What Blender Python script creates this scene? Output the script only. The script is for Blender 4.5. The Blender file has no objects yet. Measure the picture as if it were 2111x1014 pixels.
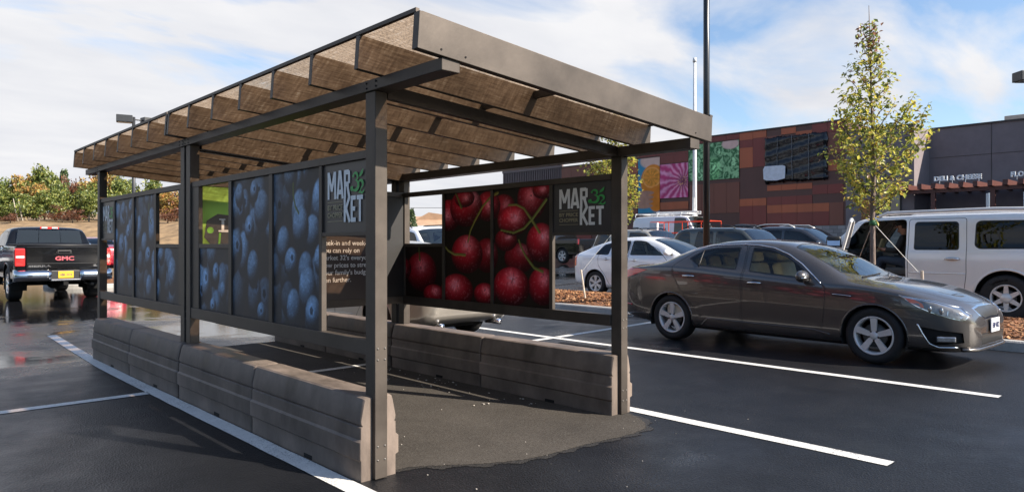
import bpy, bmesh, math, random
import numpy as np
from mathutils import Vector, Matrix
from mathutils.bvhtree import BVHTree
from math import radians, sin, cos, pi, sqrt, atan2, hypot
random.seed(7)
C = bpy.context.scene.collection
SC = bpy.context.scene
# ------------------------------------------------------------ camera
cam_d = bpy.data.cameras.new('camera'); cam = bpy.data.objects.new('camera', cam_d); C.objects.link(cam)
cam_d.sensor_width = 36.0; cam_d.lens = 36.0 * 1453 / 2111
cam_d.clip_start = 0.05; cam_d.clip_end = 4000
cam_d.shift_x = 0.0; cam_d.shift_y = -(507 - 505) / 2111.0
cam.location = (0, 0, 1.37)
_yaw = atan2(0.6852, 0.7284)
cam.rotation_euler = (radians(90), 0, -_yaw)
SC.camera = cam
# ------------------------------------------------------------ sun, sky
SUN_DIR = Vector((0.606, -1.37, 1.0)).normalized()          # towards the sun
SUN_EL = math.asin(SUN_DIR.z); SUN_AZ = atan2(SUN_DIR.x, SUN_DIR.y)
sun_d = bpy.data.lights.new('sun', 'SUN'); sun_d.energy = 5.0; sun_d.angle = radians(0.5); sun_d.color = (1.0, 0.90, 0.77)
sun = bpy.data.objects.new('sun', sun_d); C.objects.link(sun); sun.location = (8, -20, 18)
sun.rotation_euler = SUN_DIR.to_track_quat('Z', 'Y').to_euler()
world = bpy.data.worlds.new('World'); SC.world = world; world.use_nodes = True
wt = world.node_tree; wn, wl = wt.nodes, wt.links; wn.clear()
def N(nt, typ, **kw):
    n = nt.nodes.new(typ)
    for k, v in kw.items():
        if k.startswith('i_'):
            key = k[2:]
            key = int(key) if key.isdigit() else key.replace('_', ' ')
            n.inputs[key].default_value = v
        else: setattr(n, k, v)
    return n
def mth(nt, op, a, b=None, clamp=False):
    n = nt.nodes.new('ShaderNodeMath'); n.operation = op; n.use_clamp = clamp
    for i, v in enumerate((a, b)):
        if v is None: continue
        if hasattr(v, 'links'): nt.links.new(v, n.inputs[i])
        else: n.inputs[i].default_value = v
    return n.outputs[0]
def ramp(nt, fac, stops, interp='LINEAR'):
    n = nt.nodes.new('ShaderNodeValToRGB'); cr = n.color_ramp; cr.interpolation = interp
    while len(cr.elements) < len(stops): cr.elements.new(0.5)
    for e, (p, c) in zip(cr.elements, stops):
        e.position = p; e.color = c if len(c) == 4 else (*c, 1)
    nt.links.new(fac, n.inputs[0]); return n.outputs[0]
def mixc(nt, fac, a, b, blend='MIX'):
    n = nt.nodes.new('ShaderNodeMix'); n.data_type = 'RGBA'; n.blend_type = blend
    for i, v in ((0, fac), (6, a), (7, b)):
        if hasattr(v, 'links'): nt.links.new(v, n.inputs[i])
        else: n.inputs[i].default_value = v if i == 0 else (v if len(v) == 4 else (*v, 1))
    return n.outputs[2]
sky = N(wt, 'ShaderNodeTexSky'); sky.sky_type = 'NISHITA'; sky.sun_disc = False
sky.sun_elevation = SUN_EL; sky.sun_rotation = SUN_AZ; sky.air_density = 1.0; sky.dust_density = 0.6; sky.ozone_density = 1.6
tc = N(wt, 'ShaderNodeTexCoord')
sep = N(wt, 'ShaderNodeSeparateXYZ'); wl.new(tc.outputs['Generated'], sep.inputs[0])
zz = mth(wt, 'ADD', mth(wt, 'MAXIMUM', sep.outputs[2], 0.0), 0.16)
cb = N(wt, 'ShaderNodeCombineXYZ')
wl.new(mth(wt, 'DIVIDE', sep.outputs[0], zz), cb.inputs[0]); wl.new(mth(wt, 'DIVIDE', sep.outputs[1], zz), cb.inputs[1])
mp1 = N(wt, 'ShaderNodeMapping'); mp1.inputs['Scale'].default_value = (0.55, 1.0, 1); mp1.inputs['Rotation'].default_value = (0, 0, 0.5); mp1.inputs['Location'].default_value = (3.2, 1.4, 0)
wl.new(cb.outputs[0], mp1.inputs[0])
n1 = N(wt, 'ShaderNodeTexNoise', i_Scale=1.7, i_Detail=10.0, i_Roughness=0.54, i_Distortion=0.5); wl.new(mp1.outputs[0], n1.inputs[0])
n2 = N(wt, 'ShaderNodeTexNoise', i_Scale=0.42, i_Detail=3.0, i_Roughness=0.5); wl.new(mp1.outputs[0], n2.inputs[0])
# more cover towards the far left (+y) and low down, thinner straight ahead and to the right
lean = mth(wt, 'ADD', mth(wt, 'MULTIPLY', sep.outputs[1], 0.24), mth(wt, 'MULTIPLY', sep.outputs[0], 0.0))
low = mth(wt, 'MULTIPLY', mth(wt, 'SUBTRACT', 0.30, sep.outputs[2]), 0.62)
cv = mth(wt, 'ADD', mth(wt, 'ADD', mth(wt, 'MULTIPLY', n1.outputs[0], 0.95), mth(wt, 'MULTIPLY', n2.outputs[0], 0.30)), mth(wt, 'ADD', lean, low))
cover = ramp(wt, cv, [(0.66, (.03, .03, .03)), (0.74, (.5, .5, .5)), (0.84, (1, 1, 1))])
n3 = N(wt, 'ShaderNodeTexNoise', i_Scale=2.2, i_Detail=6.0, i_Roughness=0.55); wl.new(mp1.outputs[0], n3.inputs[0])
ccol = ramp(wt, n3.outputs[0], [(0.3, (7.2, 7.4, 8.0)), (0.65, (8.9, 8.9, 9.1))])
bg = N(wt, 'ShaderNodeBackground'); bg.inputs['Strength'].default_value = 0.052
skyb = mixc(wt, 1.0, sky.outputs[0], (1.75, 1.85, 1.95), 'MULTIPLY')
wl.new(mixc(wt, cover, skyb, ccol), bg.inputs['Color'])
wo = N(wt, 'ShaderNodeOutputWorld'); wl.new(bg.outputs[0], wo.inputs[0])
SC.view_settings.view_transform = 'Standard'; SC.view_settings.look = 'None'
SC.view_settings.exposure = 1.0; SC.view_settings.gamma = 1.0; SC.view_settings.use_curve_mapping = False
try:
    SC.cycles.max_bounces = 8; SC.cycles.transparent_max_bounces = 24; SC.cycles.use_denoising = True
    SC.cycles.sample_clamp_indirect = 6.0; SC.cycles.caustics_reflective = False; SC.cycles.caustics_refractive = False
except Exception: pass
# ------------------------------------------------------------ materials
def new_mat(name):
    m = bpy.data.materials.new(name); m.use_nodes = True; nt = m.node_tree; nt.nodes.clear()
    out = N(nt, 'ShaderNodeOutputMaterial'); b = N(nt, 'ShaderNodeBsdfPrincipled'); nt.links.new(b.outputs[0], out.inputs[0])
    return m, nt, b, out
def mat(name, col, rough=0.5, metal=0.0, coat=0.0, var=0.12, vscale=6.0, bump=0.0, bscale=40.0, rvar=0.0, stretch=None, spec=0.5, coords='Object'):
    m, nt, b, out = new_mat(name)
    t = N(nt, 'ShaderNodeTexCoord'); src = t.outputs[coords]
    if stretch:
        mp = N(nt, 'ShaderNodeMapping'); mp.inputs['Scale'].default_value = stretch; nt.links.new(src, mp.inputs[0]); src = mp.outputs[0]
    n = N(nt, 'ShaderNodeTexNoise', i_Scale=vscale, i_Detail=6.0, i_Roughness=0.6); nt.links.new(src, n.inputs[0])
    lo = tuple(c * (1 - var) for c in col); hi = tuple(min(1, c * (1 + var)) for c in col)
    nt.links.new(ramp(nt, n.outputs[0], [(0.3, lo), (0.7, hi)]), b.inputs['Base Color'])
    b.inputs['Roughness'].default_value = rough; b.inputs['Metallic'].default_value = metal
    b.inputs['Coat Weight'].default_value = coat; b.inputs['Coat Roughness'].default_value = 0.03
    b.inputs['Specular IOR Level'].default_value = spec
    if rvar:
        r = mth(nt, 'ADD', rough - rvar / 2, mth(nt, 'MULTIPLY', n.outputs[0], rvar), True); nt.links.new(r, b.inputs['Roughness'])
    if bump:
        n2 = N(nt, 'ShaderNodeTexNoise', i_Scale=bscale, i_Detail=4.0); nt.links.new(src, n2.inputs[0])
        bp = N(nt, 'ShaderNodeBump', i_Strength=bump, i_Distance=0.02); nt.links.new(n2.outputs[0], bp.inputs['Height']); nt.links.new(bp.outputs[0], b.inputs['Normal'])
    return m
def glass_mat(name, tint, refl=0.06):
    m, nt, b, out = new_mat(name); nt.nodes.remove(b)
    tr = N(nt, 'ShaderNodeBsdfTransparent'); tr.inputs[0].default_value = (*tint, 1)
    gl = N(nt, 'ShaderNodeBsdfGlossy'); gl.inputs['Roughness'].default_value = 0.015; gl.inputs[0].default_value = (1, 1, 1, 1)
    fr = N(nt, 'ShaderNodeFresnel', i_IOR=1.5)
    t = N(nt, 'ShaderNodeTexCoord'); n = N(nt, 'ShaderNodeTexNoise', i_Scale=1.3, i_Detail=2.0); nt.links.new(t.outputs['Object'], n.inputs[0])
    bp = N(nt, 'ShaderNodeBump', i_Strength=0.06, i_Distance=0.05); nt.links.new(n.outputs[0], bp.inputs['Height']); nt.links.new(bp.outputs[0], gl.inputs['Normal'])
    mx = N(nt, 'ShaderNodeMixShader'); nt.links.new(mth(nt, 'ADD', fr.outputs[0], refl, True), mx.inputs[0])
    nt.links.new(tr.outputs[0], mx.inputs[1]); nt.links.new(gl.outputs[0], mx.inputs[2]); nt.links.new(mx.outputs[0], out.inputs[0])
    return m
def vcol_mat(name, rough=0.45, spec=0.4, coat=0.0):
    m, nt, b, out = new_mat(name)
    a = N(nt, 'ShaderNodeVertexColor'); a.layer_name = 'print'
    nt.links.new(a.outputs[0], b.inputs['Base Color']); b.inputs['Roughness'].default_value = rough; b.inputs['Specular IOR Level'].default_value = spec
    t = N(nt, 'ShaderNodeTexCoord'); n = N(nt, 'ShaderNodeTexNoise', i_Scale=3.0, i_Detail=3.0); nt.links.new(t.outputs['Object'], n.inputs[0])
    bp = N(nt, 'ShaderNodeBump', i_Strength=0.05, i_Distance=0.03); nt.links.new(n.outputs[0], bp.inputs['Height']); nt.links.new(bp.outputs[0], b.inputs['Normal'])
    return m
# ------------------------------------------------------------ mesh builder
class MB:
    def __init__(s): s.v = []; s.f = []; s.mi = []; s.sm = []; s.cur = 0; s.smooth = False
    def face(s, idx): s.f.append(tuple(idx)); s.mi.append(s.cur); s.sm.append(s.smooth)
    def add(s, vs, fs):
        o = len(s.v); s.v += [tuple(v) for v in vs]
        for f in fs: s.face([i + o for i in f])
        return s
    def box(s, x0, x1, y0, y1, z0, z1):
        return s.add([(x0, y0, z0), (x1, y0, z0), (x1, y1, z0), (x0, y1, z0), (x0, y0, z1), (x1, y0, z1), (x1, y1, z1), (x0, y1, z1)],
                     [(0, 3, 2, 1), (4, 5, 6, 7), (0, 1, 5, 4), (1, 2, 6, 5), (2, 3, 7, 6), (3, 0, 4, 7)])
    def obox(s, c, size, M=None):
        a, b, d = (q / 2 for q in size); o = len(s.v); n0 = len(s.v)
        s.box(-a, a, -b, b, -d, d)
        M = M or Matrix.Identity(3); c = Vector(c)
        for i in range(n0, len(s.v)): s.v[i] = tuple(c + M @ Vector(s.v[i]))
        return s
    def prism(s, poly, axis, a, b):
        """poly: 2D outline; axis 'x','y','z' is the extrusion axis from a to b"""
        def P(p, t): return {'x': (t, p[0], p[1]), 'y': (p[0], t, p[1]), 'z': (p[0], p[1], t)}[axis]
        n = len(poly); vs = [P(p, a) for p in poly] + [P(p, b) for p in poly]
        fs = [tuple(range(n)), tuple(range(2 * n - 1, n - 1, -1))] + [(i, i + n, (i + 1) % n + n, (i + 1) % n) for i in range(n)]
        return s.add(vs, fs)
    def tube(s, path, r, n=8, cap=True):
        path = [Vector(p) for p in path]; rs = r if isinstance(r, (list, tuple)) else [r] * len(path)
        rings = []; up = None
        for i, p in enumerate(path):
            d = (path[min(i + 1, len(path) - 1)] - path[max(i - 1, 0)]).normalized()
            if up is None:
                up = Vector((0, 0, 1)) if abs(d.z) < 0.9 else Vector((1, 0, 0))
            u = (up - d * up.dot(d)).normalized(); w = d.cross(u); up = u
            rings.append([p + (u * cos(2 * pi * k / n) + w * sin(2 * pi * k / n)) * rs[i] for k in range(n)])
        o = len(s.v)
        for rg in rings: s.v += [tuple(q) for q in rg]
        for i in range(len(path) - 1):
            for k in range(n):
                s.face((o + i * n + k, o + i * n + (k + 1) % n, o + (i + 1) * n + (k + 1) % n, o + (i + 1) * n + k))
        if cap:
            s.face([o + k for k in range(n - 1, -1, -1)]); s.face([o + (len(path) - 1) * n + k for k in range(n)])
        return s
    def cyl(s, p0, p1, r0, r1=None, n=16): return s.tube([p0, p1], [r0, r0 if r1 is None else r1], n)
    def lathe(s, prof, c, axis='y', n=32):
        """prof: (radius, along) pairs"""
        o = len(s.v); c = Vector(c)
        for k in range(n):
            a = 2 * pi * k / n
            for r, t in prof:
                q = {'y': (r * cos(a), t, r * sin(a)), 'z': (r * cos(a), r * sin(a), t), 'x': (t, r * cos(a), r * sin(a))}[axis]
                s.v.append(tuple(c + Vector(q)))
        m = len(prof)
        for k in range(n):
            for j in range(m - 1):
                s.face((o + k * m + j, o + k * m + j + 1, o + ((k + 1) % n) * m + j + 1, o + ((k + 1) % n) * m + j))
        return s
    def ball(s, c, rx, ry, rz, nu=12, nv=8):
        o = len(s.v)
        for j in range(nv + 1):
            th = pi * j / nv
            for i in range(nu):
                a = 2 * pi * i / nu; s.v.append((c[0] + rx * sin(th) * cos(a), c[1] + ry * sin(th) * sin(a), c[2] + rz * cos(th)))
        for j in range(nv):
            for i in range(nu): s.face((o + j * nu + i, o + (j + 1) * nu + i, o + (j + 1) * nu + (i + 1) % nu, o + j * nu + (i + 1) % nu))
        return s
def root_loc(p):
    while p is not None and p.parent is not None: p = p.parent
    return Vector(p.location) if p is not None else Vector((0, 0, 0))
def part(name, mb, mats, parent=None, world=True, smooth=None, bevel=0.0, label=None, loc=None, recalc=True, angle=None):
    """link one mesh object; with world=True the builder's coordinates are world coordinates"""
    me = bpy.data.meshes.new(name)
    off = Vector((0, 0, 0))
    if parent is not None and world: off = root_loc(parent)
    if loc is not None: off = Vector(loc)
    me.from_pydata([tuple(Vector(v) - off) for v in mb.v], [], mb.f); me.update()
    for m in (mats if isinstance(mats, (list, tuple)) else [mats]): me.materials.append(m)
    if len(mb.mi) == len(me.polygons):
        me.polygons.foreach_set('material_index', mb.mi)
        if smooth is None: me.polygons.foreach_set('use_smooth', mb.sm)
    if recalc or bevel:
        bm = bmesh.new(); bm.from_mesh(me)
        if recalc: bmesh.ops.recalc_face_normals(bm, faces=bm.faces)
        if bevel: bmesh.ops.bevel(bm, geom=[e for e in bm.edges if e.is_manifold and e.calc_face_angle(0) > 0.5], offset=bevel, segments=2, affect='EDGES', profile=0.5)
        bm.to_mesh(me); bm.free()
    if smooth: me.polygons.foreach_set('use_smooth', [True] * len(me.polygons))
    if angle: 
        try: me.set_sharp_from_angle(angle=radians(angle))
        except Exception: pass
    o = bpy.data.objects.new(name, me); C.objects.link(o)
    if parent is not None: o.parent = parent
    if loc is not None: o.location = loc
    if label: o['label'] = label
    return o
def thing(name, label, cat, loc=(0, 0, 0), rotz=0.0, group=None):
    o = bpy.data.objects.new(name, None); C.objects.link(o); o.location = loc; o.rotation_euler = (0, 0, rotz)
    o.empty_display_size = 0.2
    o['label'] = label; o['category'] = cat
    if group: o['group'] = group
    return o
def tag(o, label, cat, group=None):
    o['label'] = label; o['category'] = cat
    if group: o['group'] = group
    return o
def struct(o, kind='structure'): o['kind'] = kind; return o
def copy_tree(o, parent=None):
    c = o.copy(); C.objects.link(c)
    if parent is not None: c.parent = parent
    for ch in list(o.children): copy_tree(ch, c)
    return c
def text_mesh(body, size, extrude=0.004, bold=0.0, sx=1.0, align='LEFT', spacing=1.0):
    cu = bpy.data.curves.new('lettering', 'FONT'); cu.body = body; cu.size = size; cu.extrude = extrude; cu.offset = bold; cu.align_x = align; cu.space_character = spacing
    cu.resolution_u = 3
    ob = bpy.data.objects.new('lettering', cu); C.objects.link(ob)
    dg = bpy.context.evaluated_depsgraph_get(); dg.update()
    me = bpy.data.meshes.new_from_object(ob.evaluated_get(dg))
    mb = MB(); mb.add([(v.co.x * sx, v.co.y, v.co.z) for v in me.vertices], [tuple(p.vertices) for p in me.polygons])
    bpy.data.objects.remove(ob); bpy.data.curves.remove(cu); bpy.data.meshes.remove(me)
    return mb
def place(mb, origin, u, v):
    """map builder's xyz onto origin + x*u + y*v + z*(u x v)"""
    origin, u, v = Vector(origin), Vector(u), Vector(v); w = u.cross(v)
    mb.v = [tuple(origin + u * a + v * b + w * c) for a, b, c in mb.v]; return mb
def merge(*mbs):
    o = MB()
    for m in mbs:
        k = len(o.v); o.v += m.v; o.f += [tuple(i + k for i in f) for f in m.f]; o.mi += m.mi; o.sm += m.sm
    return o
def lerp(a, b, t): return a + (b - a) * t
def interp(tab, x):
    xs = [t[0] for t in tab]; ys = [t[1] for t in tab]
    return pchip(xs, ys, x)
def pchip(xs, ys, x):
    n = len(xs)
    if x <= xs[0]: return ys[0]
    if x >= xs[-1]: return ys[-1]
    h = [xs[i + 1] - xs[i] for i in range(n - 1)]; d = [(ys[i + 1] - ys[i]) / h[i] for i in range(n - 1)]
    m = [0.0] * n; m[0] = d[0]; m[-1] = d[-1]
    for i in range(1, n - 1):
        m[i] = 0.0 if d[i - 1] * d[i] <= 0 else 2 * d[i - 1] * d[i] / (d[i - 1] + d[i])
    i = 0
    while i < n - 2 and x > xs[i + 1]: i += 1
    t = (x - xs[i]) / h[i]; t2, t3 = t * t, t * t * t
    return (2 * t3 - 3 * t2 + 1) * ys[i] + (t3 - 2 * t2 + t) * h[i] * m[i] + (-2 * t3 + 3 * t2) * ys[i + 1] + (t3 - t2) * h[i] * m[i + 1]
def ground_z(x, y): return max(0.0, x - 13.5) * 0.03
# ------------------------------------------------------------ ground
def wet_asphalt():
    m, nt, b, out = new_mat('wet_asphalt'); L = nt.links
    t = N(nt, 'ShaderNodeTexCoord'); P = t.outputs['Object']
    big = N(nt, 'ShaderNodeTexNoise', i_Scale=0.28, i_Detail=5.0, i_Roughness=0.55, i_Distortion=0.4); L.new(P, big.inputs[0])
    mid = N(nt, 'ShaderNodeTexNoise', i_Scale=2.3, i_Detail=6.0, i_Roughness=0.6); L.new(P, mid.inputs[0])
    grain = N(nt, 'ShaderNodeTexVoronoi', i_Scale=85.0); L.new(P, grain.inputs['Vector'])
    fine = N(nt, 'ShaderNodeTexNoise', i_Scale=160.0, i_Detail=3.0); L.new(P, fine.inputs[0])
    sx = N(nt, 'ShaderNodeSeparateXYZ'); L.new(P, sx.inputs[0])      # the lot drains to the left and away: more standing water there
    fall = mth(nt, 'ADD', mth(nt, 'MULTIPLY', mth(nt, 'SUBTRACT', sx.outputs[1], 5.0), 0.02, True), mth(nt, 'MULTIPLY', sx.outputs[0], -0.006))
    wet = ramp(nt, mth(nt, 'ADD', fall, mth(nt, 'ADD', mth(nt, 'MULTIPLY', big.outputs[0], 0.75), mth(nt, 'MULTIPLY', mid.outputs[0], 0.25))), [(0.47, (0, 0, 0)), (0.60, (1, 1, 1))])
    base = ramp(nt, mid.outputs[0], [(0.25, (0.006, 0.0065, 0.008)), (0.75, (0.016, 0.0165, 0.019))])
    speck = ramp(nt, fine.outputs[0], [(0.60, (0, 0, 0)), (0.74, (1, 1, 1))])
    L.new(mixc(nt, mth(nt, 'MULTIPLY', speck, 0.35), base, (0.055, 0.055, 0.058)), b.inputs['Base Color'])
    pud = ramp(nt, mth(nt, 'ADD', fall, mth(nt, 'ADD', mth(nt, 'MULTIPLY', big.outputs[0], 0.85), mth(nt, 'MULTIPLY', mid.outputs[0], 0.15))), [(0.60, (0, 0, 0)), (0.66, (1, 1, 1))])
    rr = N(nt, 'ShaderNodeMapRange'); L.new(wet, rr.inputs[0]); rr.inputs[3].default_value = 0.44; rr.inputs[4].default_value = 0.25
    L.new(mth(nt, 'SUBTRACT', rr.outputs[0], mth(nt, 'MULTIPLY', pud, 0.19)), b.inputs['Roughness'])
    b.inputs['Specular IOR Level'].default_value = 0.28
    bp = N(nt, 'ShaderNodeBump', i_Distance=0.006); L.new(grain.outputs[0], bp.inputs['Height'])
    rs = N(nt, 'ShaderNodeMapRange'); L.new(wet, rs.inputs[0]); rs.inputs[3].default_value = 0.62; rs.inputs[4].default_value = 0.26; L.new(mth(nt, 'SUBTRACT', rs.outputs[0], mth(nt, 'MULTIPLY', pud, 0.24)), bp.inputs['Strength'])
    L.new(bp.outputs[0], b.inputs['Normal']); return m
M_wet = wet_asphalt()
def dry_asphalt():
    m, nt, b, out = new_mat('dry_asphalt'); L = nt.links
    t = N(nt, 'ShaderNodeTexCoord'); P = t.outputs['Object']
    n = N(nt, 'ShaderNodeTexNoise', i_Scale=1.6, i_Detail=6.0, i_Roughness=0.6); L.new(P, n.inputs[0])
    f = N(nt, 'ShaderNodeTexNoise', i_Scale=75.0, i_Detail=4.0, i_Roughness=0.7); L.new(P, f.inputs[0])
    base = ramp(nt, n.outputs[0], [(0.3, (0.048, 0.042, 0.036)), (0.7, (0.074, 0.065, 0.056))])
    sp = ramp(nt, f.outputs[0], [(0.56, (0, 0, 0)), (0.72, (1, 1, 1))])
    dk = ramp(nt, f.outputs[0], [(0.36, (.66, .66, .66)), (0.50, (1, 1, 1))])
    L.new(mixc(nt, 1.0, mixc(nt, mth(nt, 'MULTIPLY', sp, 0.4), base, (0.15, 0.155, 0.14)), dk, 'MULTIPLY'), b.inputs['Base Color'])
    b.inputs['Roughness'].default_value = 0.88; b.inputs['Specular IOR Level'].default_value = 0.25
    bp = N(nt, 'ShaderNodeBump', i_Strength=0.6, i_Distance=0.006); L.new(f.outputs[0], bp.inputs['Height']); L.new(bp.outputs[0], b.inputs['Normal'])
    return m
M_dry = dry_asphalt()
g = MB()
xs = [-900, -60, -20, -5, 2, 6, 10, 13.5, 20, 30, 45, 60, 1500]; ys = [-600, -40, -10, 0, 5, 10, 20, 40, 80, 300, 1600]
for y in ys:
    for x in xs: g.v.append((x, y, max(0.0, min(x, 60) - 13.5) * 0.03))
W = len(xs)
for j in range(len(ys) - 1):
    for i in range(W - 1): g.face((j * W + i, j * W + i + 1, (j + 1) * W + i + 1, (j + 1) * W + i))
struct(part('ground', g, M_wet, recalc=False))
M_line = mat('road_paint', (0.72, 0.71, 0.68), 0.5, var=0.12, vscale=9, bump=0.4, bscale=90, rvar=0.2)
def worn(m):
    nt = m.node_tree; b = [n for n in nt.nodes if n.type == 'BSDF_PRINCIPLED'][0]; src = b.inputs['Base Color'].links[0].from_socket
    t = N(nt, 'ShaderNodeTexCoord'); a = N(nt, 'ShaderNodeTexNoise', i_Scale=70.0, i_Detail=5.0, i_Roughness=0.7); c = N(nt, 'ShaderNodeTexNoise', i_Scale=1.7, i_Detail=3.0)
    nt.links.new(t.outputs['Object'], a.inputs[0]); nt.links.new(t.outputs['Object'], c.inputs[0])
    w = ramp(nt, mth(nt, 'ADD', mth(nt, 'MULTIPLY', a.outputs[0], .7), mth(nt, 'MULTIPLY', c.outputs[0], .3)), [(0.55, (0, 0, 0)), (0.64, (1, 1, 1))])
    nt.links.new(mixc(nt, mth(nt, 'MULTIPLY', w, .85), src, (.05, .05, .05)), b.inputs['Base Color'])
worn(M_line)
def strip(name, pts, w, m, z=0.004):
    mb = MB(); n = len(pts)
    L_, R_ = [], []
    for i, p in enumerate(pts):
        a = Vector(pts[max(i - 1, 0)]); c = Vector(pts[min(i + 1, n - 1)]); d = (c - a).normalized(); nn = Vector((-d.y, d.x)) * w / 2
        L_.append(Vector(p) + nn); R_.append(Vector(p) - nn)
    for q in L_ + R_: mb.v.append((q.x, q.y, z + ground_z(q.x, q.y)))
    for i in range(n - 1): mb.face((i, n + i, n + i + 1, i + 1))
    return struct(part(name, mb, m, recalc=False))
rnd = random.Random(3)
def wob(a, b, n=24, s=0.004):
    return [(lerp(a[0], b[0], i / n) + rnd.uniform(-s, s), lerp(a[1], b[1], i / n) + rnd.uniform(-s, s)) for i in range(n + 1)]
strip('stall_line', wob((2.065, 1.2), (2.075, 8.4), 26) + wob((2.082, 9.0), (2.235, 12.55), 14), 0.125, M_line)
strip('stall_line', wob((-9, 7.06), (2.02, 7.06)), 0.12, M_line)
strip('stall_line', wob((2.42, 7.0), (4.44, 7.0), 8), 0.11, M_line, 0.010)
strip('stall_line', wob((4.752, 1.59), (4.752, 12.6)), 0.125, M_line)
strip('stall_line', wob((7.565, 1.62), (7.60, 12.7)), 0.125, M_line)
strip('stall_line', wob((4.83, 7.02), (7.50, 7.16), 8), 0.12, M_line)
strip('stall_line', wob((7.67, 7.17), (10.55, 7.42), 8), 0.12, M_line)
for k in range(5):
    xx = 16.5 + 2.85 * k
    strip('stall_line', wob((xx, 1.7), (xx, 12.4), 8), 0.12, M_line)
for yy in (16.2, 19.0): strip('stall_line', wob((9.0, yy), (15.0, yy + 0.6), 6), 0.12, M_line)
strip('stall_line', wob((-7, 13.5), (-1.2, 13.5), 6), 0.1, M_line)
M_tar = mat('blackout_paint', (0.012, 0.012, 0.013), 0.7, bump=0.8, bscale=60)
strip('tar_patch', wob((7.33, 5.95), (7.30, 6.75), 12, 0.012), 0.13, M_tar, 0.008)
# dry ground kept from the rain by the roof
edge = [(2.38, 3.60), (2.50, 3.60), (2.62, 3.53), (2.78, 3.41), (2.93, 3.31), (3.1, 3.235), (3.25, 3.20), (3.45, 3.185), (3.7, 3.175), (3.95, 3.14), (4.15, 3.12), (4.33, 3.15), (4.45, 3.24), (4.55, 3.36), (4.60, 3.52)]
fine_ = []
for i in range(len(edge) - 1):
    for k in range(14):
        t = k / 14; fine_.append((lerp(edge[i][0], edge[i + 1][0], t) + rnd.uniform(-.008, .008), lerp(edge[i][1], edge[i + 1][1], t) + rnd.uniform(-.007, .007)))
mb = MB(); pts = fine_ + [(4.60, 3.6), (4.60, 9.6), (2.25, 9.6), (2.25, 3.6)]
mb.v = [(x, y, 0.005) for x, y in pts]; mb.face(range(len(pts)))
struct(part('dry_asphalt', mb, M_dry, recalc=False))
M_damp = mat('damp_asphalt', (0.026, 0.024, 0.022), 0.6, var=.35, vscale=30, bump=.5, bscale=90)
mb = MB(); cxy = Vector((3.45, 4.4)); ring2 = []
for x, y in fine_:
    d = (Vector((x, y)) - cxy); d.normalize(); k = .035 + .02 * sin(x * 31) + rnd.uniform(0, .018); ring2.append((x + d.x * k, y + d.y * k))
pts2 = ring2 + [(4.62, 3.62), (2.36, 3.66)]; mb.v = [(x, y, 0.003) for x, y in pts2]; mb.face(range(len(pts2)))
struct(part('damp_asphalt', mb, M_damp, recalc=False))
# litter specks on the ground: small pale stones
M_stone = mat('pale_grit', (0.42, 0.38, 0.33), 0.8)
mb = MB(); rnd = random.Random(11)
for _ in range(60):
    x = rnd.uniform(2.5, 5.4); y = rnd.uniform(2.3, 7.5); s = rnd.uniform(0.002, 0.0055) * (1.6 if rnd.random() < .08 else 1)
    mb.ball((x, y, 0.006 + s * .4), s, s * rnd.uniform(.6, 1.3), s * .6, 5, 3)
for _ in range(45):
    t = rnd.random(); x = 4.36 - rnd.random() ** 2 * .5; y = lerp(3.9, 7, t); s = rnd.uniform(0.004, 0.011)
    mb.ball((x, y, 0.008 + s * .4), s, s * rnd.uniform(.6, 1.6), s * .5, 5, 3)
struct(part('grit', mb, M_stone, recalc=False), 'stuff')
# ------------------------------------------------------------ planted islands
M_kerb = mat('concrete_kerb', (0.40, 0.385, 0.36), 0.7, var=0.18, vscale=4, bump=0.3, bscale=60)
M_mulch = mat('bark_mulch', (0.20, 0.085, 0.035), 0.95, var=0.75, vscale=38, bump=1.0, bscale=55)
M_chip = [mat('bark_chip_red', (0.24, 0.10, 0.04), 0.9, var=.4), mat('bark_chip_pale', (0.36, 0.19, 0.09), 0.9, var=.4), mat('bark_chip_dark', (0.10, 0.042, 0.02), 0.9, var=.4)]
def round_rect(x0, x1, y0, y1, r, n=8):
    pts = []
    for cx, cy, a0 in ((x1 - r, y1 - r, 0), (x0 + r, y1 - r, 90), (x0 + r, y0 + r, 180), (x1 - r, y0 + r, 270)):
        for k in range(n + 1):
            a = radians(a0 + 90 * k / n); pts.append((cx + r * cos(a), cy + r * sin(a)))
    return pts
def inset(pts, d):
    out = []; n = len(pts)
    for i in range(n):
        a, p, c = Vector(pts[i - 1]), Vector(pts[i]), Vector(pts[(i + 1) % n])
        t = (c - a).normalized(); nn = Vector((-t.y, t.x)); out.append(tuple(p + nn * d))
    return out
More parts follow.
